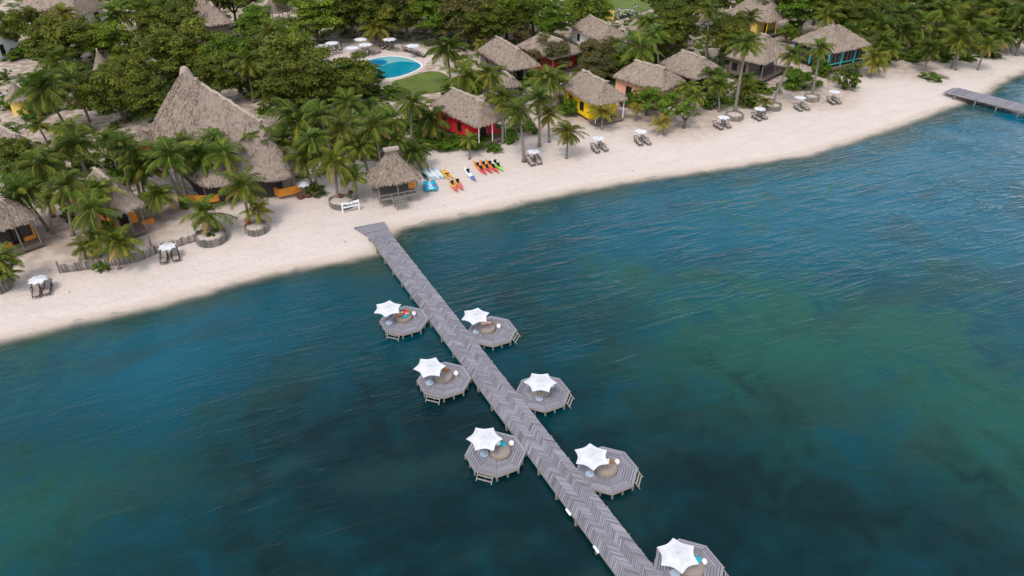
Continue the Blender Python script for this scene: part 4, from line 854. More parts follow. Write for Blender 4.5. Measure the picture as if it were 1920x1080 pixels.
def poolw(name, base, deep):
    m = bpy.data.materials.new(name); m.use_nodes = True; nt = m.node_tree; p = nt.nodes['Principled BSDF']; tc = nt.nodes.new('ShaderNodeTexCoord')
    p.inputs['Roughness'].default_value = .08; nt.links.new(mixc(nt, nz(nt, tc.outputs['Object'], .5, 4), base, deep), p.inputs['Base Color']); bp = nt.nodes.new('ShaderNodeBump'); bp.inputs['Strength'].default_value = .3; bp.inputs['Distance'].default_value = .1
    nt.links.new(nz(nt, tc.outputs['Object'], 2.0, 3), bp.inputs['Height']); nt.links.new(bp.outputs[0], p.inputs['Normal']); M[name] = m
poolw('pool_deep', (0.002, 0.20, 0.29), (0.003, 0.27, 0.36)); poolw('pool_shallow', (0.15, 0.42, 0.44), (0.20, 0.46, 0.46)); poolw('spa_water', (0.003, 0.12, 0.30), (0.005, 0.18, 0.36))
ccw = lambda P: P if sum(P[i].x*P[(i+1) % len(P)].y-P[(i+1) % len(P)].x*P[i].y for i in range(len(P))) > 0 else P[::-1]
b = MB(); pr = ccw([(p-pc) for p in po]); N = len(pr)
out_ = [Vector((p.x, p.y, 0))*1.0+Vector((p.x, p.y, 0)).normalized()*.38 for p in pr]
for k in range(N): q = (k+1) % N; b.prism([tuple(pr[k])[:2], tuple(out_[k])[:2], tuple(out_[q])[:2], tuple(pr[q])[:2]], pzz-.2, pzz+.13)
b.build('rim', 'poolrim', pool)
b = MB(); b.prism([(p.x, p.y) for p in pr], pzz-.1, pzz+.06); b.build('water', 'pool_deep', pool)
sh = smooth([at(x, y, pzz+.07) for x, y in ((686,114),(700,111),(714,108),(735,106),(757,108),(774,112.5),(785,118),(770,116),(750,115),(730,118),(715,124),(705,130),(688,124))]); b = MB(); b.prism([((p-pc).x, (p-pc).y) for p in ccw(sh)], pzz+.02, pzz+.068); b.build('shallow_shelf', 'pool_shallow', pool)
q = at(707,117.5,pzz+.07)-pc; b = MB(); b.lathe([(1.75, pzz), (1.75, pzz+.16), (1.5, pzz+.16), (1.45, pzz+.05)], 28, (q.x, q.y, 0)); b.build('spa_rim', 'pool_deep', pool); b = MB(); b.lathe([(1.5, pzz), (1.5, pzz+.10), (.05, pzz+.10)], 28, (q.x, q.y, 0)); b.build('spa_water', 'spa_water', pool)
M['grass'] = mat('lawn_grass', (0.105, 0.14, 0.028), var=.30, scale=.5, bump=.6, bscale=30)
for pts in ([(728,154),(762,146),(796,134),(828,134),(848,150),(838,168),(800,176),(750,174)], [(1060,-8),(1130,-30),(1260,-30),(1240,8),(1190,30),(1140,34),(1085,26)]):
    b, c = sheet('lawn', smooth([at(x, y, 1.34) for x, y in pts]), 1.375, 'grass', .4); o = link('lawn', b.data('lawn', 'grass'), None, (c.x, c.y, 0)); struct(o)
q = gp(1142,38); b = MB(); b.box((0,0,.9),(.9,.35,.9)); b.box((0,0,1.9),(.5,.4,.12)); o = link('garden_shed', b.data('garden_shed', 'w_butter')); o.location = q; tag(o, 'small yellow shed by the far lawn', 'shed')

# ------------------------------------------------------------------ palms
def palm_crown(seed, nf=24, young=False):
    r = np.random.default_rng(seed); b = MB(); wind = r.uniform(0, 6.28)
    for k in range(nf):
        az = 2.39996*k + r.normal(0, .22); lvl = k/(nf-1)                      # 0 = youngest, upright
        el = R((84 - 112*lvl**.85)*(1 if not young else .8) + r.normal(0, 6) + 9*math.cos(az-wind) + (12 if young else 0)); Lf = r.uniform(.82, 1.12)*(0.80+.25*math.sin(PI*min(1, lvl*1.1)))*r.uniform(.88, 1.1)
        droop = R(r.uniform(70, 110)*(1-.45*lvl)); n = 9; p = Vector((0, 0, 0)); pts = [p.copy()]; dirs = []
        tw = r.normal(0, .12)
        for j in range(n):
            e = el-droop*((j+.5)/n)**1.35; a = az+tw*j/n*2; d = Vector((math.cos(a)*math.cos(e), math.sin(a)*math.cos(e), math.sin(e))); p = p+d*(Lf/n); pts.append(p.copy()); dirs.append(d)
        age = .30+.22*lvl+r.normal(0, .11); age = age+.30 if (lvl > .86 and r.uniform() < .5) else age
        if k >= nf-2 and not young: el = R(-62+r.normal(0, 8)); droop = R(25); age = .97; Lf *= .8
        def on(t): f = t*n; i = min(int(f), n-1); return pts[i].lerp(pts[i+1], f-i), dirs[i]
        for j in range(n):                                                     # rachis
            w0, w1 = .020*(1-j/n)+.005, .020*(1-(j+1)/n)+.005; d = dirs[j]; s = d.cross(Vector((0, 0, 1))); s = s.normalized() if s.length > 1e-3 else Vector((1, 0, 0))
            b.quad(pts[j]-s*w0, pts[j]+s*w0, pts[j+1]+s*w1, pts[j+1]-s*w1, min(1, .68+.15*lvl+r.normal(0, .04)))
        nl = 24
        for j in range(nl):
            t = .13+.86*(j+.5)/nl; q, d = on(t); s = d.cross(Vector((0, 0, 1))); s = s.normalized() if s.length > 1e-3 else Vector((math.sin(az), -math.cos(az), 0)); up = s.cross(d).normalized()
            ll = .27*math.sin(PI*(t*.80+.14))**.8*r.uniform(.75, 1.2)
            for sg_ in (-1, 1):
                v = (d*(.45+.35*t)+s*sg_*.85+up*(.16-.30*lvl)+Vector((0, 0, -.26-.35*lvl))).normalized(); wv = d*.0125*r.uniform(.7, 1.3)
                m_ = q+v*ll*.55; e = m_+(v+Vector((0, 0, -.55))).normalized()*ll*.45; tt = float(np.clip(age+r.normal(0, .09), 0, 1))
                b.quad(q-wv, q+wv, m_+wv*1.05, m_-wv*1.05, tt); b.quad(m_-wv*1.05, m_+wv*1.05, e+wv*.3, e-wv*.3, tt)
    if not young:
        for k in range(7): a = k*.9; c = Vector((.07*math.cos(a), .07*math.sin(a), -.06)); b.tube([c+Vector((0, 0, .035)), c+Vector((0,0,-.035))], .033, 6, t=.8)
    return b.data('palm_crown', 'palm')
CROWNS = [palm_crown(100+k, nf) for k, nf in enumerate((30, 27, 32, 25, 29, 22))]
YOUNG = [palm_crown(200+k, nf, True) for k, nf in enumerate((18, 20, 15))]
def palm(c, rpx, label, base=None, h=6.0, group='coconut palms of the resort', yel=0.0, young=False, name='coconut_palm', seed=[0]):
    seed[0] += 1; r = np.random.default_rng(900+seed[0])
    if base: q = gp(*base); top = Vector((0, q.y+r.normal(0, .3), 0)); z = lift(q, c[1]); top.z = z; top.x = (c[0]-960)/FPX*depth_of(Vector((0, q.y, z))); top.y = q.y
    else:
        z = 1.3+h; top = at(*c, z); q = Vector((top.x+r.normal(0, .5), top.y+r.normal(0, .5), 0)); q.z = gz(q.x, q.y)
    Lf = rpx*depth_of(top)/FPX*1.24
    t = thing(name, label, 'palm tree', q, 0, group); hh = top-q; b = MB(); n = 9; k0 = hh.length
    mid = Vector((hh.x*.25+r.normal(0, .1), hh.y*.25+r.normal(0, .1), hh.z*.5)); pts = []
    for k in range(n+1): f = k/n; pts.append(Vector((0, 0, -.2))*(1-f)**2+mid*2*f*(1-f)+hh*f*f)
    r0 = .13+.012*k0; b.tube(pts, [r0*1.7]+[r0*(1-.4*k/n) for k in range(1, n+1)], 8, t=.5); b.build('trunk', 'palm_trunk', t, True)
    o = link('crown', (YOUNG if young else CROWNS)[r.integers(0, 3 if young else 6)], t, hh); o.rotation_euler = (r.normal(0, .06), r.normal(0, .06), r.uniform(0, 6.28)); o.scale = (Lf, Lf, Lf*r.uniform(.92, 1.06))
    o.color = (max(0, yel+r.uniform(-.05, .08)), float(np.clip(.5+r.normal(0, .14), .2, .8)), 0, 1); return t
P = palm
# beach palms with visible feet
P((1399,82),33,'tall leaning palm rising from the first ring planter beside the dark porch',(1377,213)); P((1488,104),27,'tall palm leaning right from the second ring planter',(1447,201)); P((1538,90),25,'slender palm curving up from the third ring planter before the turquoise posts',(1521,183))
P((1329,18),25,'very tall thin palm standing behind the maroon cottage',(1322,125)); P((1406,32),22,'dark palm crown in front of the yellow railed house',(1402,96))
P((1065,248),30,'lone stocky palm on open sand between two lounger pairs',(1062,297),yel=.12); P((1029,215),28,'stocky palm left of the lone beach palm, with an orange dead frond',(1030,266),yel=.1); P((1131,213),27,'short yellowing palm in front of the yellow cottage',(1128,244),yel=.28,young=True)
P((1193,203),17,'small yellowing palm between the yellow and the peach cottage',(1193,226),yel=.32,young=True); P((1240,230),21,'small bent yellow palm under the sprawling beach tree',(1246,253),yel=.38,young=True); P((1303,180),24,'palm right of the sprawling beach tree with a slim trunk',(1303,217),yel=.08)
P((1336,142),31,'bushy palm hiding the right end of the maroon cottage',(1338,178)); P((1402,168),22,'yellowish low palm left of the first leaning trunk, by the dark porch',(1389,196),yel=.18); P((1432,192),18,'small palm between two ring planters',(1436,214),yel=.1,young=True); P((1397,148),22,'palm against the eave of the dark porch',(1393,178))
P((1641,112),30,'low bushy palm right of the turquoise pavilion',(1632,143),yel=.12); P((1802,73),37,'beach palm with two leaning trunks near the driftwood',(1783,128),yel=.05); P((1795,82),22,'short palm at the foot of the two leaning trunks',(1792,132),yel=.1); P((1893,72),24,'small yellow palm at the right edge of the beach',(1895,95),yel=.3,young=True)
P((1737,88),27,'yellow fronded palm at the beach front of the right grove',(1737,110),yel=.25,young=True); P((1708,70),36,'palm with one orange hanging frond at the left front of the right grove',(1708,98),yel=.08)
P((455,350),44,'young palm with long arching fronds above the small red bucket planter',(470,425),yel=.1); P((385,400),46,'bushy palm in the planter at the end of the stake fence',(398,440),yel=.02); P((484,395),30,'small palm right of the red bucket',(483,424),yel=.15,young=True)
P((320,292),46,'palm on the front left of the large hall with a double trunk',(346,388)); P((300,300),30,'second palm of the double trunk before the hall',(340,380)); P((374,292),44,'slim palm standing before the dark lower thatch of the hall',(376,366)); P((452,282),44,'palm hanging over the right flank of the large hall',(452,335))
P((262,312),46,'palm left of the double trunked one before the hall',(272,372)); P((296,368),37,'bright young palm between the orange bar and the hall',(297,408),yel=.06); P((38,362),48,'big palm shading the orange cottage at the left edge',(92,432)); P((127,352),44,'slim trunked palm right of the orange cottage',(137,442)); P((95,375),30,'palm with a trunk leaning over the orange cottage',(98,438))
P((74,308),42,'palm behind the orange cottage at the left',h=6); P((142,268),40,'palm with a dark crown left of the bar roof',h=6.5); P((112,290),36,'palm squeezed between two others left of the bar roof',h=5.5); P((185,358),38,'palm covering the left part of the bar roof',h=5); P((172,395),46,'tall palm before the yellow hammock',(174,478))
P((222,455),44,'bright palm on the stake fence line',(224,503),yel=.08); P((160,462),30,'small bright palm behind the left end of the stake fence',(160,486),yel=.1,young=True); P((186,442),34,'palm in the clump behind the left end of the fence',(186,482)); P((0,488),38,'palm at the left edge in a log planter',(-4,541)); P((8,512),30,'lower fronds of a palm cut by the left edge',(2,545),young=True)
P((570,295),38,'bright palm between the hall entrance and the sign',(590,362),yel=.04); P((628,305),42,'bright palm directly above the sign planter',(634,378),yel=.06); P((662,330),32,'dark palm right of the sign planter',(670,375)); P((717,262),28,'palm peeping left of the beach hut roof',(722,300)); P((777,288),36,'palm leaning over the right of the beach hut roof',(762,318))
P((420,290),38,'palm over the middle of the hall front, right of the slim one',h=5.2); P((497,268),34,'palm on the right shoulder of the hall roof edge',(500,330)); P((345,268),28,'small palm tip rising behind the double trunk before the hall',h=5.5); P((560,228),58,'very large palm right of the hall peak ridge',(566,292),yel=.05); P((530,262),38,'palm touching the right side of the hall roof',(535,305)); P((400,258),26,'palm tip showing over the hall eave',h=6); P((228,272),32,'palm left of the hall against its lower roof',h=5.5); P((250,290),34,'dark palm between the bar roof and the hall',h=5)
# inner garden
for c, r_, lab, kw in [((652,195),36,'palm in the garden below the pool, left of the sand path',{}), ((640,242),40,'palm in the thicket above the bright sign palms',{}), ((700,238),42,'palm in the thicket left of the crimson cottage',{}), ((735,225),34,'palm just left of the kayak beach thicket',{}), ((772,190),35,'palm at the lower edge of the lawn',dict(yel=.05)),
 ((810,228),37,'palm beside the left wall of the crimson cottage',dict(base=(815,266))), ((880,262),19,'small palm in the hedge before the crimson cottage',dict(young=True,yel=.1,h=2)), ((838,92),41,'large palm right of the pool loungers',dict(yel=.05)), ((872,142),37,'palm on the right edge of the lawn',{}), ((902,82),16,'small yellow palm by the thatched open cottage',dict(young=True,yel=.25,h=3)),
 ((918,140),30,'palm under the eave of the open cottage',{}), ((945,185),33,'palm right of the crimson cottage roof',{}), ((972,210),34,'palm between the crimson cottage and the stocky beach palm',{}), ((1028,148),42,'large palm left of the yellow cottage',dict(base=(1035,205))), ((1010,185),30,'palm under the large one left of the yellow cottage',{}),
 ((706,55),30,'yellow palm behind the pool umbrellas',dict(yel=.25,base=(712,88))), ((506,62),34,'palm below the round kiosk at the top',{}), ((462,118),38,'palm right of the hall peak in the trees',{}), ((80,172),52,'large palm before the round yellow kiosk at the left',{}), ((135,158),47,'palm leaning left of the dark tree mass',dict(base=(168,228))), ((107,118),42,'palm crown above the left garden path',{}), ((132,246),36,'palm below the left garden path',{}),
 ((70,236),24,'small palm at the corner of the left sand clearing',dict(young=True,h=2.5)), ((120,26),26,'yellow palm before the white walled house',dict(yel=.22)), ((220,30),38,'palm at the right end of the white walled house',{}), ((277,22),38,'palm on the right of the upper sand path',{}), ((57,28),24,'dark palm at the left corner of the white walled house',{}), ((205,262),26,'palm left of the low thatch at the hall foot',dict(h=4)),
 ((1200,92),42,'large palm above the peach cottage roof',{}), ((1216,42),30,'palm before the far lawn shed',{}), ((1150,80),18,'small palm beside the farthest grey cottage',dict(h=4)), ((1225,66),30,'palm left of the dark broad trees',{}), ((1185,118),26,'palm touching the ridge of the peach cottage',dict(h=4)), ((1345,160),26,'palm between the bushy palm and the ring planter',dict(h=3.5)), ((1290,165),22,'low palm over the peach cottage right eave',dict(h=3)),
 ((1050,145),18,'small palm at the left corner of the yellow cottage roof',dict(h=3)), ((600,215),34,'palm left of the palm thicket below the pool',{}), ((585,262),32,'palm behind the bright palms near the hall entrance',{}), ((675,275),34,'palm in the lower thicket behind the beach hut',dict(h=4)), ((745,262),26,'palm by the sand path behind the beach hut',dict(h=4)), ((690,200),28,'palm at the bend of the sand path',dict(h=4))]: P(c, r_, lab, **kw)
GL = 'coconut palm in the dense grove behind the beach in the top right corner'
for x, y, r_ in ((1632,18,38),(1580,34,30),(1552,28,26),(1690,30,34),(1655,50,34),(1765,22,36),(1815,42,36),(1725,48,34),(1845,14,34),(1885,20,34),(1905,52,32),(1868,48,34),(1840,62,34),(1690,62,30),(1780,58,32),(1760,68,30),(1655,80,28),(1602,62,26),(1735,12,34),(1790,6,34),(1700,4,32),(1660,0,32),(1925,30,34),(1935,62,34),(1920,5,34),(1860,-8,34),(1820,-10,32),(1615,-2,30),(1672,92,22),(1850,86,24),(1745,92,26),(1872,70,26)): P((x, y), r_*1.08, GL, h=(2.6 if y > 55 else 3.8 if y > 30 else 5)+1.2*random.random(), group='palms of the right grove')

# ------------------------------------------------------------------ broadleaf trees and shrubs
def leaf_cloud(name, mt, seed, nclump=46, nleaf=85, size=.055, flat=.62, dome=True, flowers=0.0, spread=.21):
    r = np.random.default_rng(seed); C = []
    while len(C) < nclump:
        v = r.normal(size=3); v /= np.linalg.norm(v); rad = r.uniform(.5, .9) if r.uniform() < .8 else r.uniform(.1, .5)
        v = v*rad*np.array([1, 1, flat]); 
        if dome and v[2] < -flat*.8: continue
        C.append(np.r_[v*np.array([1+.12*math.sin(3*math.atan2(v[1], v[0])+seed), 1, 1]), r.uniform(.6, 1.25)*spread])
    V, T, MI = [], [], []
    for cx, cy, cz, cr in C:
        n = int(nleaf*(cr/spread)**1.5); d = r.normal(size=(n, 3)); d /= np.linalg.norm(d, axis=1)[:, None]; d[:, 2] = np.abs(d[:, 2])*.9+d[:, 2]*.1
        p = np.array([cx, cy, cz])+d*cr*r.uniform(.55, 1.05, (n, 1))*np.array([1, 1, .72]); nn = d*.75+np.array([0, 0, .55])+r.normal(0, .42, (n, 3)); nn /= np.linalg.norm(nn, axis=1)[:, None]
        a = np.cross(nn, r.normal(size=(n, 3))); a /= np.linalg.norm(a, axis=1)[:, None]; c = np.cross(nn, a); s = size*r.uniform(.45, 1.6, (n, 1))
        V.append(np.stack([p-a*s, p-c*s*.55, p+a*s, p+c*s*.55], 1)); ct = r.normal(.48, .11); T.append(np.clip(ct+r.normal(0, .13, n), 0, 1)); MI.append((r.uniform(size=n) < flowers).astype(np.int32))
    V = np.concatenate(V).reshape(-1, 3); T = np.concatenate(T); MI = np.concatenate(MI); n = len(T)
    me = bpy.data.meshes.new(name); me.vertices.add(4*n); me.vertices.foreach_set('co', V.ravel()); me.loops.add(4*n); me.loops.foreach_set('vertex_index', np.arange(4*n)); me.polygons.add(n); me.polygons.foreach_set('loop_start', np.arange(n)*4)
    me.update(calc_edges=True); a = me.attributes.new('tint', 'FLOAT', 'FACE'); a.data.foreach_set('value', T.astype(np.float32)); me.materials.append(M[mt]); me.materials.append(M['flower']); me.polygons.foreach_set('material_index', MI); return me
CR = {'dark': [leaf_cloud('crown', 'leaf_dark', 300+k, 80, 150, .034) for k in range(4)], 'green': [leaf_cloud('crown', 'leaf_green', 320+k, 76, 150, .034) for k in range(3)], 'olive': [leaf_cloud('crown', 'leaf_olive', 340+k, 76, 130, .032) for k in range(2)],
      'sparse': [leaf_cloud('crown', 'leaf_green', 350, 26, 70, .055, .5)], 'bush': [leaf_cloud('foliage', 'leaf_green', 360+k, 42, 95, .062, .8) for k in range(3)], 'dbush': [leaf_cloud('foliage', 'leaf_dark', 370+k, 42, 95, .062, .8) for k in range(2)],
      'fbush': [leaf_cloud('foliage', 'leaf_dark', 380, 80, 120, .05, .95, dome=False, flowers=.012)], 'wbush': [leaf_cloud('foliage', 'leaf_green', 381, 30, 80, .06, .7, flowers=.38)], 'hedge': [leaf_cloud('foliage', 'leaf_green', 382+k, 64, 130, .045, .6, spread=.26) for k in range(2)]}
tcount = [0]
def tree(cx, cy, rx, hc, kind, label, group=None, fl=.72, gain=.5):
    tcount[0] += 1; r = np.random.default_rng(2000+tcount[0]); z = 1.3+hc; c = at(cx, cy, z); Rr_ = rx*depth_of(c)/FPX*1.2; q = Vector((c.x, c.y, gz(c.x, c.y)))
    t = thing('broadleaf_tree', label, 'tree', q, 0, group or 'broadleaf trees of the garden'); h = c.z-q.z; b = MB(); r0 = .10+.03*Rr_; k1 = Vector((r.normal(0, .15), r.normal(0, .15), h*.45)); b.tube([(0, 0, -.2), k1*.5, k1], [r0*1.3, r0, r0*.85], 8)
    for k in range(6): a = k*1.05+r.normal(0, .2); e = Vector((math.cos(a)*Rr_*.6, math.sin(a)*Rr_*.6, h*.95+r.normal(0, .3))); b.tube([k1-Vector((0,0,.1)), k1.lerp(e, .5)+Vector((0, 0, .25)), e], [r0*.6, r0*.35, r0*.12], 6)
    b.build('trunk', 'trunk', t, True); L_ = CR[kind]; o = link('crown', L_[r.integers(0, len(L_))], t, (0, 0, h)); o.scale = (Rr_, Rr_*r.uniform(.85, 1.05), min(Rr_*fl*1.5, h*1.35)); o.rotation_euler = (0, 0, r.uniform(0, 6.28)); o.color = (float(r.uniform(0, .10)), float(np.clip(gain+r.normal(0, .10), 0, 1)), 0, 1); return t
T = tree
T(345,92,82,5,'dark','big dark spreading tree directly behind the hall peak'); T(215,165,62,5,'dark','dark tree immediately left of the hall peak'); T(290,190,48,4.5,'dark','low dark tree touching the left slope of the hall peak'); T(120,75,68,4.5,'dark','dark tree below the white walled house'); T(205,78,48,4,'green','bright green tree right of the white walled house'); T(318,38,54,4.5,'dark','dark tree left of the half hidden ridge at the top')
T(430,100,52,5,'green','green tree right of the big dark spreading tree'); T(405,140,46,4.5,'dark','dark tree at the right shoulder of the hall peak'); T(480,40,38,4.5,'green','yellow green tree right of the half hidden ridge at the top',gain=.62); T(500,100,40,4.5,'dark','tree under the round kiosk'); T(20,48,42,5,'dark','dark tree in the top left corner'); T(80,45,34,4,'olive','brownish tree before the white walled house'); T(290,50,38,4.5,'dark','tree right of the upper sand path'); T(240,130,44,4,'dark','tree between the sand path and the hall peak')
T(545,118,70,5,'dark','spreading tree left of the pool umbrellas',gain=.58); T(652,134,56,3.4,'dark','spreading tree overhanging the left end of the pool',gain=.6); T(668,154,40,3.0,'dark','low dark tree covering the near left rim of the pool'); T(560,162,76,4.5,'dark','wide dark tree below the spreading tree left of the pool'); T(590,30,58,5,'green','tree behind the left pool umbrellas'); T(655,22,46,5,'dark','dark tree behind the pool umbrellas'); T(545,72,42,4.5,'green','yellow green tree right of the round kiosk',gain=.62); T(757,20,50,5.5,'dark','dark tree behind the pool, above the row of loungers'); T(815,22,52,5.5,'green','broad tree above the large palm right of the pool'); T(872,34,58,5,'olive','greyish tree above the open thatched cottage'); T(918,42,46,5,'dark','dark tree behind the open thatched cottage'); T(700,12,56,6,'dark','tree at the top edge above the pool palm'); T(640,2,50,6,'green','tree at the top edge above the left pool umbrellas')
T(1035,96,52,3.0,'olive','brown leafed tree before the half hidden red cottage'); T(1120,98,38,3.0,'olive','brownish bare looking tree before the farthest grey cottage'); T(1035,34,40,5,'green','bright green tree above the half hidden red cottage'); T(975,28,42,5,'dark','dark tree at the top left of the bright green one'); T(978,60,20,3,'olive','tree left of the half hidden red cottage'); T(1100,18,46,5,'green','hedge like tree at the left of the far lawn'); T(1274,48,40,5.5,'dark','dark tree between the tall thin palm and the lawn'); T(1364,66,38,5.5,'dark','dense dark tree right of the tall thin palm'); T(1262,30,40,5,'dark','dark tree right of the far lawn'); T(1300,2,40,6,'dark','dark tree at the top edge above the tall thin palm'); T(1375,52,34,5,'dark','dark tree left of the yellow railed house'); T(1250,78,34,4,'dark','dark tree above the maroon cottage roof')
T(1252,195,48,2.6,'sparse','sprawling open crowned beach tree in front of the peach cottage',fl=.5); T(1215,185,30,2.2,'green','left part bush of the sprawling beach tree before the peach window'); T(1286,208,26,2,'sparse','low outer bough tree reaching toward the loungers',fl=.5); T(1120,128,34,2.6,'olive','thin grey shrub tree above the yellow cottage roof'); T(1160,112,26,3,'green','green tree between the farthest grey and the peach cottage')
T(32,292,44,4,'dark','round dark green tree above the orange cottage at the left'); T(1560,12,44,6,'dark','dark tree above the turquoise pavilion'); T(1510,10,42,6,'green','tree right of the yellow railed house at the top edge'); T(1605,30,40,5.5,'dark','dark tree right of the turquoise pavilion roof'); T(1480,60,20,2.0,'green','small tree beside the yellow railed house'); T(1455,-6,40,6.5,'dark','tree at the top edge behind the yellow railed house')
for k, (x, y) in enumerate(((700,-22),(800,-15),(900,-12),(1000,-10),(1250,-22),(1350,-22),(560,-20),(430,-14),(330,-22),(250,-14),(1540,-22),(1660,-25),(1760,-28),(1860,-30),(860,-2),(950,2))): T(x, y, 52, 7, 'dark' if k % 3 else 'green', 'tree of the wood along the top edge of the picture', 'wood along the top edge')
def shrub(cx, cy, rx, hr, kind, label, group='shrubs and hedges', gain=.5):
    tcount[0] += 1; r = np.random.default_rng(2000+tcount[0]); c = at(cx, cy, 1.3+hr*.4); Rr_ = rx*depth_of(c)/FPX; q = Vector((c.x, c.y, gz(c.x, c.y)))
    t = thing('shrub', label, 'shrub', q, r.uniform(0, 6), group); o = link('foliage', CR[kind][r.integers(0, len(CR[kind]))], t, (0, 0, hr*(.5 if kind == 'fbush' else .42))); o.scale = (Rr_*1.1, Rr_*1.0, hr*(.6 if kind == 'fbush' else .95)); o.color = (0.0, float(np.clip(gain+r.normal(0, .08), 0, 1)), 0, 1)
    b = MB()
    for k in range(5): b.tube([(0, 0, -.1), (.5*Rr_*math.cos(k*1.3), .5*Rr_*math.sin(k*1.3), hr*.5)], [.05, .02], 5)
    b.build('stem', 'trunk', t); return t
S = shrub
S(1594,141,24,4.3,'fbush','round bush dotted with white flowers before the turquoise pavilion'); S(1498,146,31,2.9,'hedge','long low hedge left of the third leaning palm',gain=.58); S(1540,126,19,2.6,'hedge','clipped mound below the turquoise pavilion'); S(1488,50,16,2.6,'hedge','clipped mound beside the yellow railed house'); S(1748,137,20,1.1,'bush','low bush growing over the driftwood log',gain=.55); S(1478,132,14,1.4,'hedge','mound at the left end of the long low hedge')
S(1066,200,23,2.2,'hedge','dark hedge against the left wall of the yellow cottage'); S(1180,186,24,1.6,'hedge','low hedge under the peach cottage wall'); S(885,262,34,1.4,'hedge','wide hedge under the crimson cottage'); S(840,266,26,1.3,'hedge','hedge left of the crimson cottage hammock'); S(960,256,16,1.5,'bush','leafy clump right of the crimson cottage'); S(925,272,16,1.2,'hedge','hedge end toward the orange kayaks')
S(32,102,30,1.8,'bush','bright green bush on the left sand clearing',gain=.62); S(12,196,18,1.8,'bush','bright bush at the left edge beside the round yellow kiosk',gain=.62); S(8,142,16,1.5,'bush','bush at the left edge below the bright one'); S(705,142,20,1.6,'dbush','greyish shrub along the near rim of the pool'); S(1185,22,26,2.2,'wbush','white flowering shrub by the far lawn'); S(970,4,22,2.4,'wbush','white flowering shrub at the top edge'); S(1160,28,14,2.0,'wbush','smaller white flowering shrub by the yellow shed'); S(690,166,34,1.8,'dbush','dark bushes along the path below the pool'); S(735,172,26,1.6,'bush','bushes at the lower left of the lawn'); S(590,350,20,1.6,'dbush','dark leafy plants right of the hall entrance'); S(1140,140,20,1.3,'bush','low greenery above the yellow cottage'); S(395,432,16,1.0,'dbush','dark leaves in the planter at the fence end'); S(345,378,12,1.2,'bush','green plants round the double palm trunk before the hall'); S(215,445,20,1.3,'bush','leafy shrub behind the stake fence'); S(500,205,22,1.4,'bush','shrub beside the sand patch right of the hall'); S(185,490,14,1.0,'bush','small shrub on the inland side of the stake fence'); S(800,262,20,1.3,'hedge','low greenery behind the beach hut palm')
for k, (x, y) in enumerate(((640,270),(610,250),(690,268),(735,245),(760,235),(780,215),(655,225),(720,205),(905,200),(985,235),(965,160),(1000,150),(1085,110),(1150,135),(1330,190),(1355,178),(1405,185),(1420,160),(1262,150),(870,185),(850,165),(890,160),(930,105),(540,215),(575,205),(620,185),(1200,170),(1240,110),(1560,60),(1650,110),(1680,100),(1780,100),(1820,100),(1720,104),(1860,92),(105,330),(60,340),(20,335),(150,310),(210,305),(235,330),(130,395),(205,420),(95,200),(60,215),(160,190),(500,150),(525,185),(470,170),(1225,100),(1130,105),(300,131),(255,125),(330,145),(240,175),(270,150),(375,165),(365,120),(60,90),(90,105),(150,130),(60,150),(95,140),(410,60),(480,20),(470,70),(300,20),(260,95),(180,165),(195,190),(320,110),(250,205),(560,190),(480,150))):
    S(x, y, random.uniform(16, 28), random.uniform(1.2, 2.4), random.choice(['bush', 'dbush', 'bush', 'hedge']), 'low green shrub filling the garden between the palms and cottages', 'garden filler shrubs')

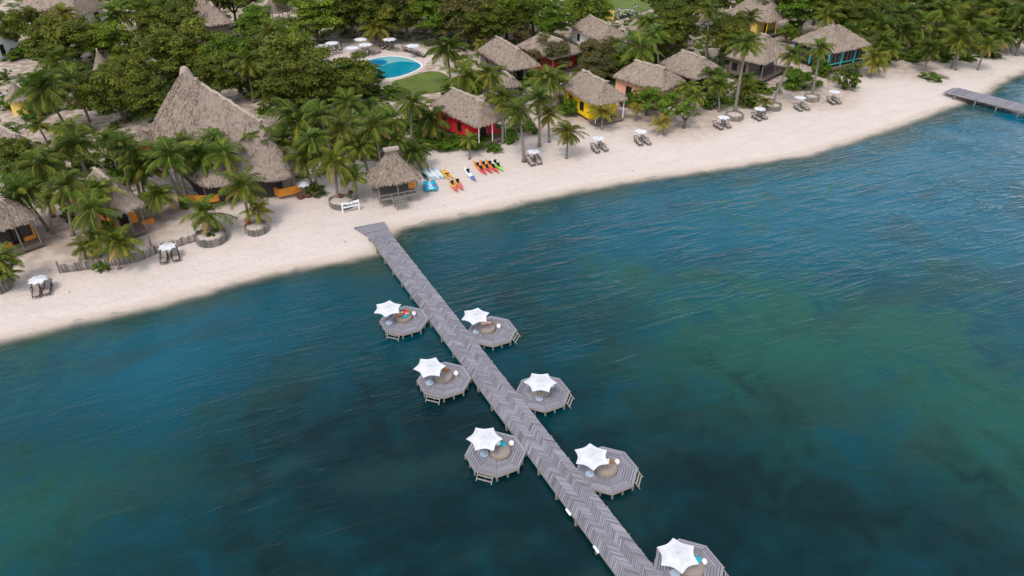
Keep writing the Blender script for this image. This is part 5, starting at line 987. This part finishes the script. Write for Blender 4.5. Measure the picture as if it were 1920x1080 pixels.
# ------------------------------------------------------------------ undergrowth: fine ground leaves nobody could count
r = np.random.default_rng(77); CL = [(20,125,55,26),(60,215,70,22),(250,62,18,30),(160,225,50,16),(440,190,45,26),(500,215,40,20),(722,197,60,8),(1020,170,28,30),(1000,290,120,25),(70,255,45,10),(250,240,30,12),(700,110,135,40),(1500,85,90,50),(780,150,80,40),(1170,10,90,28),(610,205,16,8),(540,30,30,8),(1440,140,50,20),(1050,205,40,14),(1720,40,10,4)]
VV, TT = [], []
cnt = 0
for _ in range(9000):
    x, y = r.uniform(-60, 1980), r.uniform(-30, 330); q = at(x, y, 1.3); d = float(shore(np.array([q.x]), np.array([q.y]))[0])
    if d < 15 or q.y > 230: continue
    lim = 15+9*math.sin(q.x*.11)+5*math.sin(q.x*.31+1)
    if d < lim+4 and not (640 < x < 960 and y < 285): continue
    if any(((x-a)/c)**2+((y-b_)/e)**2 < 1 for a, b_, c, e in CL): continue
    if 300 < x < 560 and 220 < y < 400: continue
    if r.uniform() > .35+q.y*.004: continue
    rad = r.uniform(.35, 1.3); n = int(24+30*rad); dd = r.normal(size=(n, 3)); dd /= np.linalg.norm(dd, axis=1)[:, None]; dd[:, 2] = abs(dd[:, 2])
    p = np.array([q.x, q.y, 1.28])+dd*rad*np.array([1, 1, .55])*r.uniform(.5, 1, (n, 1)); nn = dd*.5+np.array([0, 0, .8])+r.normal(0, .4, (n, 3)); nn /= np.linalg.norm(nn, axis=1)[:, None]
    a = np.cross(nn, r.normal(size=(n, 3))); a /= np.linalg.norm(a, axis=1)[:, None]; c = np.cross(nn, a); s = r.uniform(.12, .28, (n, 1))
    VV.append(np.stack([p-a*s, p-c*s*.5, p+a*s, p+c*s*.5], 1)); TT.append(np.clip(r.normal(.45, .12)+r.normal(0, .12, n), 0, 1)); cnt += 1
V = np.concatenate(VV).reshape(-1, 3); TT = np.concatenate(TT); n = len(TT); me = bpy.data.meshes.new('undergrowth'); me.vertices.add(4*n); me.vertices.foreach_set('co', V.ravel()); me.loops.add(4*n); me.loops.foreach_set('vertex_index', np.arange(4*n)); me.polygons.add(n); me.polygons.foreach_set('loop_start', np.arange(n)*4); me.update(calc_edges=True)
a = me.attributes.new('tint', 'FLOAT', 'FACE'); a.data.foreach_set('value', TT.astype(np.float32)); me.materials.append(M['leaf_green']); o = link('undergrowth', me); o['kind'] = 'stuff'; o['label'] = 'low green ground cover growing on the sand between the trees'; o.color = (0.03, .5, 0, 1)

# ------------------------------------------------------------------ beach debris: leaf scraps and weed nobody could count
r = np.random.default_rng(91); VV, TT = [], []
for k in range(5200):
    x, y = r.uniform(-80, 150), r.uniform(40, 190); d = float(shore(np.array([x]), np.array([y]))[0])
    if not (0.6 < d < 45): continue
    wr = abs(d-2.4-1.0*math.sin(x*.35)) < .28; keep = .9 if wr else (.05 if d < 9 else .28 if d < 16 else .8)
    if r.uniform() > keep: continue
    z = float(zground(np.array([x]), np.array([y]))[0])+.02; a = r.uniform(0, 6.28); l_, w_ = (r.uniform(.06, .22), r.uniform(.02, .06)); u = np.array([math.cos(a), math.sin(a), r.normal(0, .1)]); v_ = np.array([-math.sin(a), math.cos(a), r.normal(0, .1)]); p = np.array([x, y, z])
    VV.append([p-u*l_-v_*w_, p+u*l_-v_*w_, p+u*l_+v_*w_, p-u*l_+v_*w_]); TT.append(r.uniform(.2, 1))
b = MB()
for q, t_ in zip(VV, TT): b.quad(*q, t=float(t_))
M['scrap'] = mat('dry_leaf_scrap', (0.20, 0.145, 0.09), var=.2, tint=(.4, 1.6)); o = b.build('beach_debris', 'scrap'); o['kind'] = 'stuff'; o['label'] = 'dry leaf scraps and weed scattered over the sand'
